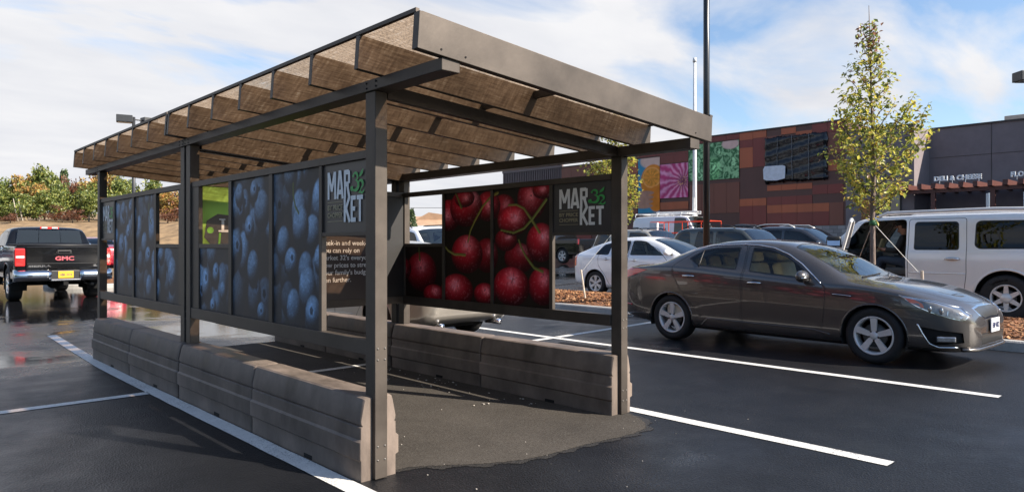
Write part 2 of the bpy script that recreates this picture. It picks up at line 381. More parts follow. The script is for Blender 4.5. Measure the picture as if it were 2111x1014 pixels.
def island(x0, x1, y0, y1, label_seed, crown=0.16, chips=900, z0=0.0):
    outer = round_rect(x0, x1, y0, y1, min(1.1, (x1 - x0) * .45)); rings = [(0.0, 0.0), (0.012, 0.115), (0.03, 0.135), (0.15, 0.137), (0.155, 0.10)]
    # long straight runs need intermediate points
    dense = []
    for i in range(len(outer)):
        a, b = Vector(outer[i]), Vector(outer[(i + 1) % len(outer)]); k = max(1, int((b - a).length / 0.6))
        dense += [tuple(a.lerp(b, q / k)) for q in range(k)]
    mb = MB(); mb.smooth = False; n = len(dense)
    for d, z in rings:
        for p in inset(dense, d): mb.v.append((p[0], p[1], z + z0 + ground_z(*p)))
    for r in range(len(rings) - 1):
        for i in range(n): mb.face((r * n + i, r * n + (i + 1) % n, (r + 1) * n + (i + 1) % n, (r + 1) * n + i))
    struct(part('kerb', mb, M_kerb))
    rr = random.Random(label_seed); mb = MB(); nx, ny = 22, max(10, int((y1 - y0) * 7)); inn = inset(dense, 0.156)
    def inside(x, y):
        c = False; j = len(inn) - 1
        for i in range(len(inn)):
            if (inn[i][1] > y) != (inn[j][1] > y) and x < (inn[j][0] - inn[i][0]) * (y - inn[i][1]) / (inn[j][1] - inn[i][1]) + inn[i][0]: c = not c
            j = i
        return c
    def hz(x, y):
        e = min((x - x0) / (x1 - x0), (x1 - x) / (x1 - x0), (y - y0) / 2.4, (y1 - y) / 2.4) * 2
        e = max(0, min(1, e)); return 0.105 + crown * (1 - (1 - e) ** 2) + z0
    rows = []
    for r in range(9):
        f = r / 8.0; row = []
        cx = (x0 + x1) / 2
        for p in inn:
            ly = min(max(p[1], y0 + 1.2), y1 - 1.2)
            q = (lerp(p[0], cx, f), lerp(p[1], ly, f)); row.append(len(mb.v)); mb.v.append((q[0], q[1], hz(*q) + ground_z(*q) + (rr.uniform(-.018, .018) if r else 0)))
        rows.append(row)
    for r in range(8):
        for i in range(len(inn)): mb.face((rows[r][i], rows[r][(i + 1) % len(inn)], rows[r + 1][(i + 1) % len(inn)], rows[r + 1][i]))
    struct(part('mulch_bed', mb, M_mulch, smooth=True), 'stuff')
    mb = MB()
    for _ in range(chips):
        x = rr.uniform(x0 + .2, x1 - .2); y = rr.uniform(y0 + .2, y1 - .2)
        if not inside(x, y): continue
        s = rr.uniform(.012, .04); mb.cur = rr.choice((0, 0, 1, 1, 2))
        a = rr.uniform(0, pi); M3 = Matrix.Rotation(a, 3, 'Z') @ Matrix.Rotation(rr.uniform(-.7, .7), 3, 'X') @ Matrix.Rotation(rr.uniform(-.7, .7), 3, 'Y')
        mb.obox((x, y, hz(x, y) + ground_z(x, y) + .012), (s * 2.2, s, .008), M3)
    struct(part('bark_chips', mb, M_chip, recalc=False), 'stuff')
island(10.9, 13.75, -2.5, 13.4, 5, chips=9000)
island(4.6, 9.6, 25.2, 28.2, 6, chips=500)
# ------------------------------------------------------------ cart corral shelter
M_steel = mat('bronze_painted_steel', (0.088, 0.074, 0.063), 0.5, metal=0.42, var=0.32, vscale=2.4, rvar=0.2, spec=0.25, bump=0.03, bscale=30)
M_bolt = mat('zinc_bolt', (0.20, 0.185, 0.17), 0.45, metal=0.7)
M_hole = mat('bolt_hole', (0.004, 0.004, 0.004), 0.9)
COR = thing('cart_shelter', 'open brown steel cart shelter with louvred roof and fruit poster side panels over barriers', 'cart shelter', (3.42, 6.68, 0))
RS = 0.0715                                   # fall of the roof towards +x
def zb(x): return 2.331 - RS * (x - 2.27)    # underside of the rafters
PX = ((2.228, 2.312, 2.268, 2.215, 2.335), (4.53, 4.612, 2.084, 4.515, 4.637))
PY = ((3.53, 3.635), (6.585, 6.685), (6.735, 6.835), (9.72, 9.82))
for xi, (x0, x1, zt, bx0, bx1) in enumerate(PX):
    for yi, (y0, y1) in enumerate(PY):
        mb = MB(); mb.box(x0, x1, y0, y1, 0.005, zt)
        po = part('post', mb, M_steel, COR, bevel=0.004)
        if yi == 0 or yi == 2:
            for zc in ((0.115, 0.195, 0.70, 0.765) if yi == 0 else (0.70, 0.765)):
                for dx in (0.018, x1 - x0 - 0.018): part('bolt', MB().ball((x0 + dx, y0 - 0.001, zc), .0065, .005, .0065, 8, 5), M_bolt, po, smooth=True)
    for y0, y1 in ((2.88, 6.705), (6.715, 10.36)):
        mb = MB(); mb.box(bx0, bx1, y0, y1, zt, zt + (0.066 if xi == 0 else 0.078))
        bo = part('roof_beam', mb, M_steel, COR, bevel=0.004)
        if xi == 0:
            ys_ = (3.50, 3.60, 6.59, 6.67) if y0 < 3 else (6.74, 6.82, 9.75, 9.83)
            for yy in ys_:
                for dz in (.018, .048): part('bolt', MB().cyl((bx0 - .001, yy, zt + dz), (bx0 - .004, yy, zt + dz), .006, n=8), M_hole, bo)
# tie beams between the two sides
def slope_box(x0, x1, y0, y1, lo, hi):
    """box that falls with the roof; lo/hi are heights above the rafter underside line"""
    mb = MB(); mb.prism([(x0, zb(x0) + lo), (x1, zb(x1) + lo), (x1, zb(x1) + hi), (x0, zb(x0) + hi)], 'y', y0, y1); return mb
for y0 in (3.56, 6.60, 6.76, 9.74): part('tie_beam', slope_box(2.335, 4.515, y0, y0 + .05, -0.085, -0.004), M_steel, COR, bevel=0.003)
RXL, RXR = 2.052, 4.78
def rafter(y, th=0.04, h=0.19):
    k = RS * h   # end cuts square to the slope
    mb = MB(); mb.prism([(RXL, zb(RXL)), (RXR, zb(RXR)), (RXR + k, zb(RXR) + h), (RXL + k, zb(RXL) + h)], 'y', y, y + th); return mb
RY1 = [2.865, 3.43, 3.97, 4.51, 5.05, 5.58, 6.11, 6.625]; RY2 = [6.69, 7.20, 7.72, 8.22, 8.72, 9.22, 9.72, 10.20]
for i, y in enumerate(RY1 + RY2):
    ro = part('rafter', rafter(y, 0.05 if i == 0 else 0.04), M_steel, COR, bevel=0.003)
    if i == 0:
        for x in (2.20, 2.36, 4.56): part('bolt', MB().cyl((x, y - .003, zb(x) + .03), (x, y + .01, zb(x) + .03), .006, n=8), M_hole, ro)
for ys_ in (RY1, RY2):
    for i in range(len(ys_) - 1):
        part('purlin', slope_box(3.43, 3.47, ys_[i] + (.05 if i == 0 and ys_ is RY1 else .04), ys_[i + 1], .135, .178), M_steel, COR)
    part('edge_channel', slope_box(RXL + .012, RXL + .034, ys_[0] + (.03 if ys_ is RY1 else 0), ys_[-1] + .04, .191, .212), M_steel, COR)
    part('edge_channel', slope_box(RXR - .02, RXR + .016, ys_[0], ys_[-1] + .04, .191, .206), M_steel, COR)
# tinted roof sheet, pebbled and wet on top
def sheet_mat():
    m, nt, b, out = new_mat('bronze_roof_sheet'); nt.nodes.remove(b); L = nt.links
    t = N(nt, 'ShaderNodeTexCoord')
    mp = N(nt, 'ShaderNodeMapping'); mp.inputs['Scale'].default_value = (1, 0.12, 1); L.new(t.outputs['Object'], mp.inputs[0])
    mp2 = N(nt, 'ShaderNodeMapping'); mp2.inputs['Scale'].default_value = (0.05, 1.0, 1); L.new(t.outputs['Object'], mp2.inputs[0])
    a = N(nt, 'ShaderNodeTexNoise', i_Scale=55.0, i_Detail=1.5); L.new(mp.outputs[0], a.inputs[0])
    c = N(nt, 'ShaderNodeTexNoise', i_Scale=85.0, i_Detail=1.5); L.new(mp2.outputs[0], c.inputs[0])
    d = N(nt, 'ShaderNodeTexNoise', i_Scale=4.0, i_Detail=3.0); L.new(t.outputs['Object'], d.inputs[0])
    s = mth(nt, 'ADD', mth(nt, 'ADD', mth(nt, 'MULTIPLY', a.outputs[0], .42), mth(nt, 'MULTIPLY', c.outputs[0], .48)), mth(nt, 'MULTIPLY', d.outputs[0], .15))
    col = ramp(nt, s, [(0.40, (.27, .18, .115)), (0.52, (.46, .33, .225)), (0.62, (.66, .50, .36)), (0.70, (1, .9, .78))])
    tr = N(nt, 'ShaderNodeBsdfTransparent'); L.new(col, tr.inputs[0])
    tl = N(nt, 'ShaderNodeBsdfTranslucent'); tl.inputs[0].default_value = (.52, .40, .29, 1)
    v = N(nt, 'ShaderNodeTexNoise', i_Scale=48.0, i_Detail=2.0); L.new(t.outputs['Object'], v.inputs[0])
    bp = N(nt, 'ShaderNodeBump', i_Strength=1.0, i_Distance=0.02); L.new(v.outputs[0], bp.inputs['Height'])
    L.new(bp.outputs[0], tl.inputs['Normal'])
    gl = N(nt, 'ShaderNodeBsdfGlossy'); gl.inputs['Roughness'].default_value = 0.12; gl.inputs[0].default_value = (.9, .8, .7, 1); L.new(bp.outputs[0], gl.inputs['Normal'])
    m1 = N(nt, 'ShaderNodeMixShader', i_0=0.30); L.new(tr.outputs[0], m1.inputs[1]); L.new(tl.outputs[0], m1.inputs[2])
    m2 = N(nt, 'ShaderNodeMixShader', i_0=0.12); L.new(m1.outputs[0], m2.inputs[1]); L.new(gl.outputs[0], m2.inputs[2])
    L.new(m2.outputs[0], out.inputs[0]); return m
M_sheet = sheet_mat()
for ys_ in (RY1, RY2):
    mb = MB(); a, b_ = ys_[0] + .01, ys_[-1] + .035
    x0, x1 = RXL + .036, RXR - .022
    mb.add([(x0, a, zb(x0) + .196), (x1, a, zb(x1) + .196), (x1, b_, zb(x1) + .196), (x0, b_, zb(x0) + .196)], [(0, 1, 2, 3)])
    part('roof_sheet', mb, M_sheet, COR, recalc=False)
# ---------------- printed panels (flat prints: colours belong to the printed picture)
M_print = vcol_mat('printed_panel', 0.45, 0.16)
def sstep(a, b, x):
    t = np.clip((x - a) / (b - a), 0, 1); return t * t * (3 - 2 * t)
def vnoise(U, V, s, seed=0):
    r = np.random.RandomState(seed).rand(256, 256); x = U * s; y = V * s
    xi = np.floor(x).astype(int); yi = np.floor(y).astype(int); fx = x - xi; fy = y - yi; fx = fx * fx * (3 - 2 * fx); fy = fy * fy * (3 - 2 * fy)
    g = lambda i, j: r[i % 256, j % 256]
    return (g(xi, yi) * (1 - fx) + g(xi + 1, yi) * fx) * (1 - fy) + (g(xi, yi + 1) * (1 - fx) + g(xi + 1, yi + 1) * fx) * fy
def fbm(U, V, s, seed=0, o=4):
    t = 0; a = .5
    for k in range(o): t = t + a * vnoise(U + k * 3.1, V + k * 7.7, s, seed + k); s *= 2.03; a *= .5
    return t
def stroke(img, U, V, pts, w0, w1, col, taper_knob=0):
    """paint a tapered stem"""
    best = np.full(U.shape, 9.0); tt = np.zeros(U.shape); side = np.zeros(U.shape); n = len(pts) - 1
    for i in range(n):
        ax, ay = pts[i]; bx, by = pts[i + 1]; dx, dy = bx - ax, by - ay; L2 = dx * dx + dy * dy + 1e-9
        t = np.clip(((U - ax) * dx + (V - ay) * dy) / L2, 0, 1); d = np.hypot(U - ax - t * dx, V - ay - t * dy)
        k = d < best; best = np.where(k, d, best); tt = np.where(k, (i + t) / n, tt); side = np.where(k, ((U - ax) * dy - (V - ay) * dx) / math.sqrt(L2), side)
    w = w0 + (w1 - w0) * tt
    a = 1 - sstep(w * .75, w * 1.1, best); sh = 0.75 - .5 * side / w
    return img * (1 - a[..., None]) + a[..., None] * np.array(col) * np.clip(sh, .3, 1.3)[..., None]
def blueberries(U, V, lst, bgcol=(0.056, 0.049, 0.048), seed=1):
    img = np.ones(U.shape + (3,)) * np.array(bgcol); img = img * (0.8 + .4 * fbm(U, V, 4, 3))[..., None]
    for k, (cx, cy, r, el, br, crown) in enumerate(lst):
        dx, dy = (U - cx) / r, (V - cy) / (r * el); d2 = dx * dx + dy * dy; m = d2 < 1
        nz = np.sqrt(np.clip(1 - d2, 0, 1)); lam = np.clip(.30 * dx + .55 * dy + .60 * nz, 0, 1.2)
        bloom = fbm(U + k, V, 26, 5, 4); drops = vnoise(U, V, 95, 9)
        rim = sstep(.15, 1.05, np.clip(lam, 0, 1)) ** 1.5
        c = (np.array([.050, .047, .050]) + rim[..., None] * np.array([.28, .45, .66]) * br * (0.50 + 1.05 * bloom)[..., None])
        sp = sstep(.68, .88, drops) * sstep(.2, .7, lam) * .45; c = c + sp[..., None] * np.array([.16, .26, .38]) * br; c = c * (1 - .14 * sstep(.30, .16, drops))[..., None]
        if crown:
            ux, uy = dx - crown[0], (dy - crown[1]); rr = np.hypot(ux, uy); an = np.arctan2(uy, ux)
            star = .27 + .025 * np.cos(an * 5 + k); pit = sstep(.02, -.04, rr - star * .72); ring = np.exp(-((rr - star) / .06) ** 2)
            c = c * (1 - .75 * pit)[..., None] + ring[..., None] * np.array([.06, .13, .24]) * br
        a = sstep(1.0, .70, d2) * m; img = img * (1 - a[..., None]) + a[..., None] * c
    return img
def cherries(U, V, lst):
    img = np.ones(U.shape + (3,)) * np.array((.020, .014, .011)); img = img * (0.7 + .6 * fbm(U, V, 3, 3))[..., None]
    for k, (cx, cy, r, el, br, hx, hy) in enumerate(lst):
        dx, dy = (U - cx) / r, (V - cy) / (r * el); d2 = dx * dx + dy * dy; m = d2 < 1
        nz = np.sqrt(np.clip(1 - d2, 0, 1)); lam = np.clip(.15 * dx + .35 * dy + .8 * nz, 0, 1)
        c = (np.array([.05, .004, .008]) + (lam ** 2.6)[..., None] * np.array([1.0, .018, .045]) * br)
        c = c * (0.65 + .6 * fbm(U + k, V, 14, 8))[..., None]
        h = np.exp(-(((dx - hx) / .30) ** 2 + ((dy - hy) / .32) ** 2)); c = c + h[..., None] * np.array([.95, .42, .50]) * br * (.25 + .9 * fbm(U, V, 30, 4))[..., None]
        dr = vnoise(U + k * .37, V, 62, 12); dots = sstep(.72, .84, dr) * sstep(.2, .7, nz); dark = sstep(.30, .18, dr) * h
        c = c * (1 - .6 * dark)[..., None] + dots[..., None] * np.array([.40, .17, .20]) * (.25 + h)[..., None] * br
        a = sstep(1.0, .88, d2) * m; img = img * (1 - a[..., None]) + a[..., None] * c
    return img
def print_panel(name, parent, axis, c, a0, a1, z0, z1, fn, th=.006, res=.0065, label=None):
    """a flat printed board; axis 'x' -> plane x=c spanned by y,z ; axis 'y' -> plane y=c spanned by x,z. Printed on both faces"""
    na = max(2, int((a1 - a0) / res)); nz = max(2, int((z1 - z0) / res))
    A, Z = np.meshgrid(np.linspace(a0, a1, na + 1), np.linspace(z0, z1, nz + 1), indexing='ij'); img = np.clip(fn(A, Z), 0, 1)
    off = root_loc(parent); n = A.size; vs = np.zeros((2 * n, 3)); ia, ic = (1, 0) if axis == 'x' else (0, 1)
    for s in (0, 1):
        vs[s * n:(s + 1) * n, ia] = A.ravel(); vs[s * n:(s + 1) * n, 2] = Z.ravel(); vs[s * n:(s + 1) * n, ic] = c + (th / 2 if s else -th / 2)
    idx = np.arange(n).reshape(A.shape); q = np.stack([idx[:-1, :-1], idx[1:, :-1], idx[1:, 1:], idx[:-1, 1:]], -1).reshape(-1, 4)
    fl = q if axis == 'y' else q[:, ::-1]
    faces = np.concatenate([fl, (q + n)[:, ::-1] if axis == 'y' else q + n])
    vs -= np.array(off); me = bpy.data.meshes.new(name); me.from_pydata(vs.tolist(), [], faces.tolist()); me.update()
    ca = me.color_attributes.new('print', 'FLOAT_COLOR', 'POINT'); col = np.ones((2 * n, 4)); col[:n, :3] = img.reshape(-1, 3); col[n:, :3] = img.reshape(-1, 3)
    ca.data.foreach_set('color', col.ravel()); me.materials.append(M_print)
    o = bpy.data.objects.new(name, me); C.objects.link(o); o.parent = parent
    if label: o['label'] = label
    return o
rb = np.random.RandomState(5)
BB = []
for _q in range(100):
    y = 3.9 + 2.7 * rb.rand(); z = .78 + 1.15 * rb.rand(); r = .10 + .05 * rb.rand()
    BB.append((y, z, r, 1.15 + .4 * rb.rand(), (.12 + .38 * rb.rand()) if _q < 58 else (.6 + .7 * rb.rand()), (rb.uniform(-.3, .3), rb.uniform(-.1, .5)) if rb.rand() < .3 else None))
BB += [(4.52, 1.49, .13, 1.25, 1.0, None), (4.66, 1.24, .11, 1.1, 1.1, (-.1, .35)), (4.42, 1.06, .135, 1.35, 1.0, None), (5.30, 1.18, .12, 1.35, .9, None), (5.37, 1.50, .095, 1.15, 1.1, (0, .1)), (5.28, 1.78, .08, 1.2, .9, (0, .2)),
       (5.56, 1.76, .09, 1.2, .9, None), (6.28, 1.02, .11, 1.5, 1.2, (0, .4)), (6.05, 1.12, .085, 1.3, 1.1, (0, .35)), (5.90, .98, .07, 1.4, 1.0, None), (6.12, .85, .075, 1.0, 1.0, (.1, .1)), (4.34, .90, .12, 1.2, 1.0, (.2, .2)), (4.62, .92, .12, 1.3, .9, None), (5.15, .86, .08, 1.1, 1.0, (.1, .2))]
def berry_img(Y, Z, y_off=0.0):
    im = blueberries(Y - y_off, Z, BB); return stroke(im, Y - y_off, Z, [(4.63, 1.80), (4.63, 1.72), (4.60, 1.64), (4.55, 1.59)], .008, .012, (.16, .20, .05))
def crop3(px, py):   # photograph's panel coordinates read off once, now metres on the right-hand panel
    F_, rx, ry, fx, fy = 1453., .6852, -.7284, .7284, .6852
    u, v = 780 + px / 1.877, 340 + py / 1.877
    d = (.7284 * (u - 1055.5) / F_ + .6852, -.6852 * (u - 1055.5) / F_ + .7284); t = 4.53 / d[0]; return d[1] * t, 1.37 - (v - 505) / F_ * t
CH = [(480, 165, 48, 1.1, .55, .2, .2), (415, 350, 46, 1.5, .5, .3, .3), (540, 360, 60, 1.0, .45, .2, .5), (490, 290, 45, 1.0, .5, .2, .3), (590, 130, 60, 1.4, .7, -.1, .1), (632, 95, 42, .9, .8, 0, 0), (268, 195, 48, 1.3, .8, -.1, 0), (420, 160, 50, 1.2, .8, .1, .1),
      (335, 165, 66, 1.15, .9, .35, .45), (625, 300, 60, 1.3, .9, .2, .3), (630, 470, 58, 1.3, .8, .1, .4), (518, 215, 66, .92, 1.05, .1, .2), (338, 345, 64, 1.2, 1.0, .05, .45), (300, 485, 66, 1.0, .95, -.1, .3), (408, 500, 45, 1.0, .9, .1, .3), (510, 470, 74, 1.05, 1.1, .05, .35),
      (162, 412, 62, 1.25, .62, 0, .3), (212, 500, 44, .9, .8, .1, .3), (95, 400, 30, 1.4, .5, 0, 0), (330, 130, 40, .9, .7, .1, .1)]
CHM = []
for px, py, r, el, br, hx, hy in CH:
    a = crop3(px, py); b = crop3(px + r, py); c_ = crop3(px, py - r * el); R_ = max(.05, abs(a[0] - b[0])); CHM.append((a[0], a[1], R_, (c_[1] - a[1]) / R_, br, -hx, hy))
STEMS = [([(292, 100), (305, 130), (318, 165)], (.17, .20, .05)), ([(343, 298), (352, 255), (370, 215), (400, 160), (435, 120), (458, 108)], (.34, .30, .06)), ([(250, 310), (268, 332), (290, 345), (332, 348)], (.34, .32, .08)),
         ([(500, 155), (530, 153), (560, 168), (590, 212), (620, 260)], (.30, .29, .07)), ([(472, 252), (520, 262), (560, 245), (595, 205), (645, 135)], (.27, .30, .07)), ([(540, 290), (552, 325), (570, 358), (600, 398), (632, 412)], (.26, .28, .07)), ([(154, 318), (157, 368)], (.12, .14, .03))]
STM = [([crop3(*p) for p in pts], c_) for pts, c_ in STEMS]
def cherry_img(Y, Z, y_off=0.0):
    im = cherries(Y - y_off, Z, CHM)
    for pts, c_ in STM: im = stroke(im, Y - y_off, Z, pts, .009, .015, c_)
    return im
M_panelbrown = mat('panel_brown', (0.046, 0.039, 0.038), 0.42, var=.06, vscale=3)
M_white = mat('white_print', (0.80, 0.81, 0.80), 0.5, var=.03)
M_tan = mat('tan_print', (0.34, 0.29, 0.18), 0.5, var=.03)
M_green = mat('green_print', (0.05, 0.40, 0.09), 0.5, var=.05)
M_lime = mat('lime_print', (0.16, 0.42, 0.05), 0.5, var=.05)
# logo lettering: heavy condensed capitals drawn as stroked outlines
def seg(mb, a, b, w):
    a, b = Vector(a), Vector(b); d = (b - a).normalized(); n = Vector((-d.y, d.x)) * w / 2
    k = len(mb.v); mb.v += [(*(a + n), 0), (*(a - n), 0), (*(b - n), 0), (*(b + n), 0)]; mb.face((k, k + 1, k + 2, k + 3))
GL = {'M': ([((.09, 0), (.09, 1)), ((.71, 0), (.71, 1)), ((.13, .98), (.40, .30)), ((.67, .98), (.40, .30))], .80), 'A': ([((.06, 0), (.26, 1)), ((.54, 0), (.34, 1)), ((.14, .24), (.46, .24)), ((.20, .94), (.40, .94))], .60),
      'R': ([((.09, 0), (.09, 1)), ((.05, .925), (.44, .925)), ((.46, .52), (.46, .97)), ((.05, .50), (.44, .50)), ((.30, .50), (.50, 0))], .56), 'K': ([((.09, 0), (.09, 1)), ((.12, .40), (.52, 1)), ((.20, .55), (.54, 0))], .56),
      'E': ([((.09, 0), (.09, 1)), ((.05, .925), (.44, .925)), ((.05, .075), (.44, .075)), ((.05, .50), (.40, .50))], .47), 'T': ([((.26, 0), (.26, 1)), ((0, .925), (.52, .925))], .53)}
def word(txt, h, w, track=.05):
    mb = MB(); x = 0
    for i, ch in enumerate(txt):
        segs, adv = GL[ch]
        for k, (a, b) in enumerate(segs):
            q = MB(); seg(q, (x + a[0], a[1]), (x + b[0], b[1]), .17); z = .0004 * k + .0001 * i
            o = len(mb.v); mb.v += [(v[0] * w, v[1] * h, z) for v in q.v]; mb.f += [tuple(j + o for j in f) for f in q.f]; mb.mi += [0]; mb.sm += [False]
        x += adv + track
    return mb, x * w
def ribbon(pts, ws, zz=0.0):
    mb = MB(); n = len(pts)
    for i in range(n):
        a = Vector(pts[max(i - 1, 0)]); c_ = Vector(pts[min(i + 1, n - 1)]); d = (c_ - a).normalized(); nn = Vector((-d.y, d.x)) * ws[i] / 2; p = Vector(pts[i])
        mb.v += [(*(p + nn), zz), (*(p - nn), zz)]
    for i in range(n - 1): mb.face((2 * i, 2 * i + 1, 2 * i + 3, 2 * i + 2))
    return mb
def arc(cx, cy, r, a0, a1, n=14, ry=None): return [(cx + r * cos(radians(lerp(a0, a1, i / n))), cy + (ry or r) * sin(radians(lerp(a0, a1, i / n)))) for i in range(n + 1)]
def disc(cx, cy, r, zz=0.0, n=14):
    mb = MB(); mb.v = [(cx + r * cos(2 * pi * i / n), cy + r * sin(2 * pi * i / n), zz) for i in range(n)]; mb.face(range(n)); return mb
def digits32():
    def wv(n, lo, hi): return [lo + (hi - lo) * sin(pi * i / (n - 1)) ** 1.2 for i in range(n)]
    out = MB()
    p = arc(.16, .80, .13, 165, -80, 18); out = merge(out, ribbon(p, wv(len(p), .02, .10)))
    p = arc(.15, .50, .19, 88, -150, 20, .18); out = merge(out, ribbon(p, wv(len(p), .03, .13), .0003))
    out = merge(out, disc(.05, .83, .05, .0006), disc(-.02, .43, .06, .0006))
    p = arc(.0, .40, .10, 100, 330, 12, .08); out = merge(out, ribbon(p, wv(len(p), .02, .05), .0008))
    p = arc(.47, .52, .13, 170, -40, 16); q = [(.52, .40), (.44, .30), (.36, .22)]; out = merge(out, ribbon(p + q, wv(len(p) + 3, .02, .11), .0010))
    out = merge(out, ribbon([(.36, .23), (.44, .26), (.54, .21), (.64, .26), (.67, .33)], [.03, .08, .09, .07, .02], .0012), disc(.37, .53, .045, .0014))
    out = merge(out, ribbon([(.40, .78), (.47, .85), (.55, .92), (.62, 1.05)], [.02, .11, .12, .01], .0016))
    return out
def logo(parent, origin, u, v, w, h):
    """origin: lower-left corner of the panel seen from its printed side"""
    def put(mb, x, y, lift=.0045): return place(mb, Vector(origin) + Vector(u) * x + Vector(v) * y + Vector(u).cross(Vector(v)) * lift, u, v)
    a, aw = word('MAR', h * .40, w * .245); part('lettering', put(a, w * .11, h * .485), M_white, parent, recalc=False)
    b, bw = word('KET', h * .365, w * .245); part('lettering', put(b, w * .475, h * .145, .0055), M_white, parent, recalc=False)
    d = digits32(); d.v = [(p[0] * w * .36, p[1] * h * .40, p[2]) for p in d.v]; part('numeral', put(d, w * .665, h * .455, .0065), M_green, parent, recalc=False)
    for i, ln in enumerate(('BY PRICE', 'CHOPPER')):
        t = text_mesh(ln, h * .105, .0008, 0.0008, 1.0); wd = max(p[0] for p in t.v); k = w * .335 / wd; t.v = [(p[0] * k, p[1], p[2]) for p in t.v]
        part('lettering', put(t, w * .11, h * (.325 - .11 * i)), M_tan, parent, recalc=False)
    mb = MB()
    for yy in (.435, .155): mb.add([(0, yy * h, 0), (w * .335, yy * h, 0), (w * .335, yy * h + .004, 0), (0, yy * h + .004, 0)], [(0, 1, 2, 3)])
    part('rule', put(mb, w * .11, 0), M_tan, parent, recalc=False)
def side_bay(xc, face, y_near, y_far, cols, z_top, z_bot, img, dirn, mirror, zl, zw):
    """xc: panel plane; face -1/+1: printed side towards -x/+x as the camera sees it (always -x here).
    cols: near->far column limits measured from the near post"""
    fx0, fx1 = xc - .022, xc + .022
    def yy(d): return y_near + d if not mirror else y_far - d
    def span(d0, d1): a, b = yy(d0), yy(d1); return min(a, b), max(a, b)
    L_ = y_far - y_near
    part('top_rail', MB().box(fx0, fx1, y_near, y_far, z_top, z_top + .05), M_steel, COR, bevel=.003)
    part('bottom_rail', MB().box(fx0 - .006, fx1 + .006, y_near, y_far, z_bot - .092, z_bot), M_steel, COR, bevel=.003)
    c0, c1, c2, c3, c4, c5, c6, c7 = cols
    for a, b in ((c0, c1), (c2, c3), (c4, c5), (c7, L_)):
        y0, y1 = span(a, b); part('mullion', MB().box(fx0 + .004, fx1 - .004, y0, y1, z_bot, z_top), M_steel, COR, bevel=.002)
    y0, y1 = span(0, c0); part('crossbar', MB().box(fx0 + .006, fx1 - .006, y0, y1, zl - .024, zl), M_steel, COR, bevel=.002)
    pn = part('logo_panel', MB().box(xc - .004, xc + .004, y0, y1, zl, z_top), M_panelbrown, COR)
    # seen from -x with +y to the left: right-hand reading direction is -y
    logo(pn, (xc - .004, y1, zl), (0, -1, 0), (0, 0, 1), y1 - y0, z_top - zl)
    y0, y1 = span(c1, c2); print_panel('fruit_panel', COR, 'x', xc, y0, y1, z_bot, z_top, img)
    y0, y1 = span(c3, c4); print_panel('fruit_panel', COR, 'x', xc, y0, y1, z_bot, z_top, img)
    y0, y1 = span(c5, c7); part('crossbar', MB().box(fx0 + .006, fx1 - .006, y0, y1, zw - .036, zw), M_steel, COR, bevel=.002)
    print_panel('fruit_panel', COR, 'x', xc, y0, y1, z_bot, zw - .036, img)
LC = (.562, .601, 1.301, 1.358, 2.055, 2.115, 2.115, 2.782); RC = (.656, .697, 1.448, 1.485, 2.209, 2.251, 2.251, 2.93)
side_bay(2.262, -1, 3.635, 6.585, LC, 1.885, .809, berry_img, 1, False, 1.450, 1.379)
side_bay(2.262, -1, 6.835, 9.72, LC, 1.885, .809, lambda Y, Z: berry_img(Y, Z, 3.25), 1, True, 1.450, 1.379)
side_bay(4.545, -1, 3.635, 6.585, RC, 1.902, .802, cherry_img, 1, False, 1.478, 1.386)
side_bay(4.545, -1, 6.835, 9.72, LC, 1.902, .802, lambda Y, Z: cherry_img(Y, Z, 3.2), 1, True, 1.478, 1.386)
# ---------------- partition across the middle, printed towards the open end
yp = 6.575
part('top_rail', MB().box(2.312, 4.53, yp, yp + .03, 1.905, 1.955), M_steel, COR, bevel=.002)
part('bottom_rail', MB().box(2.312, 4.53, yp, yp + .03, .72, .80), M_steel, COR, bevel=.002)
part('mullion', MB().box(3.40, 3.44, yp, yp + .03, .80, 1.905), M_steel, COR, bevel=.002)
part('mullion', MB().box(4.10, 4.14, yp, yp + .03, .80, 1.905), M_steel, COR, bevel=.002)
part('painted_shade_panel', MB().box(4.14, 4.53, yp + .008, yp + .016, .80, 1.905), mat('panel_shade_black', (.012, .011, .011), .6), COR)  # shade at the partition's right end, put in as a near-black board
def lime_img(X, Z):
    k = .55 + .9 * np.exp(-((Z - 1.66) / .12) ** 2) + .25 * (fbm(X, Z, 5, 2) - .5); return np.stack([.36 * k, .62 * k, .13 * k], -1)
gp = print_panel('green_panel', COR, 'y', yp + .012, 2.312, 3.40, .80, 1.905, lime_img, res=.02, label='lime green panel with a brown price tag print')
tagp = [(2.352, 1.44), (2.375, 1.592), (2.472, 1.655), (3.05, 1.60), (3.05, 1.15), (2.44, 1.34)]
mb = MB(); mb.v = [(x, yp + .006, z) for x, z in tagp]; mb.face(range(6)); part('price_tag', mb, M_panelbrown, gp, recalc=False)
mb = disc(0, 0, .030); place(mb, (2.405, yp + .005, 1.505), (1, 0, 0), (0, 0, 1)); part('tag_hole', mb, M_lime, gp, recalc=False)
t = text_mesh('L', .17, .001, .004); part('lettering', place(t, (2.497, yp + .004, 1.492), (1, 0, 0), (0, 0, 1)), M_white, gp, recalc=False)
part('serif', MB().box(2.478, 2.545, yp + .002, yp + .005, 1.492, 1.506), M_white, gp); part('serif', MB().box(2.485, 2.54, yp + .002, yp + .005, 1.60, 1.612), M_white, gp)
t = text_mesh('LO', .17, .001, .001, 1.0, 'LEFT', 1.35); part('lettering', place(t, (2.462, yp + .004, 1.368), (.99, 0, -.09), (.09, 0, .99)), M_lime, gp, recalc=False)
tp = part('text_panel', MB().box(3.44, 4.10, yp + .008, yp + .016, .80, 1.905), mat('panel_text_brown', (.062, .047, .042), .5, var=.06), COR)
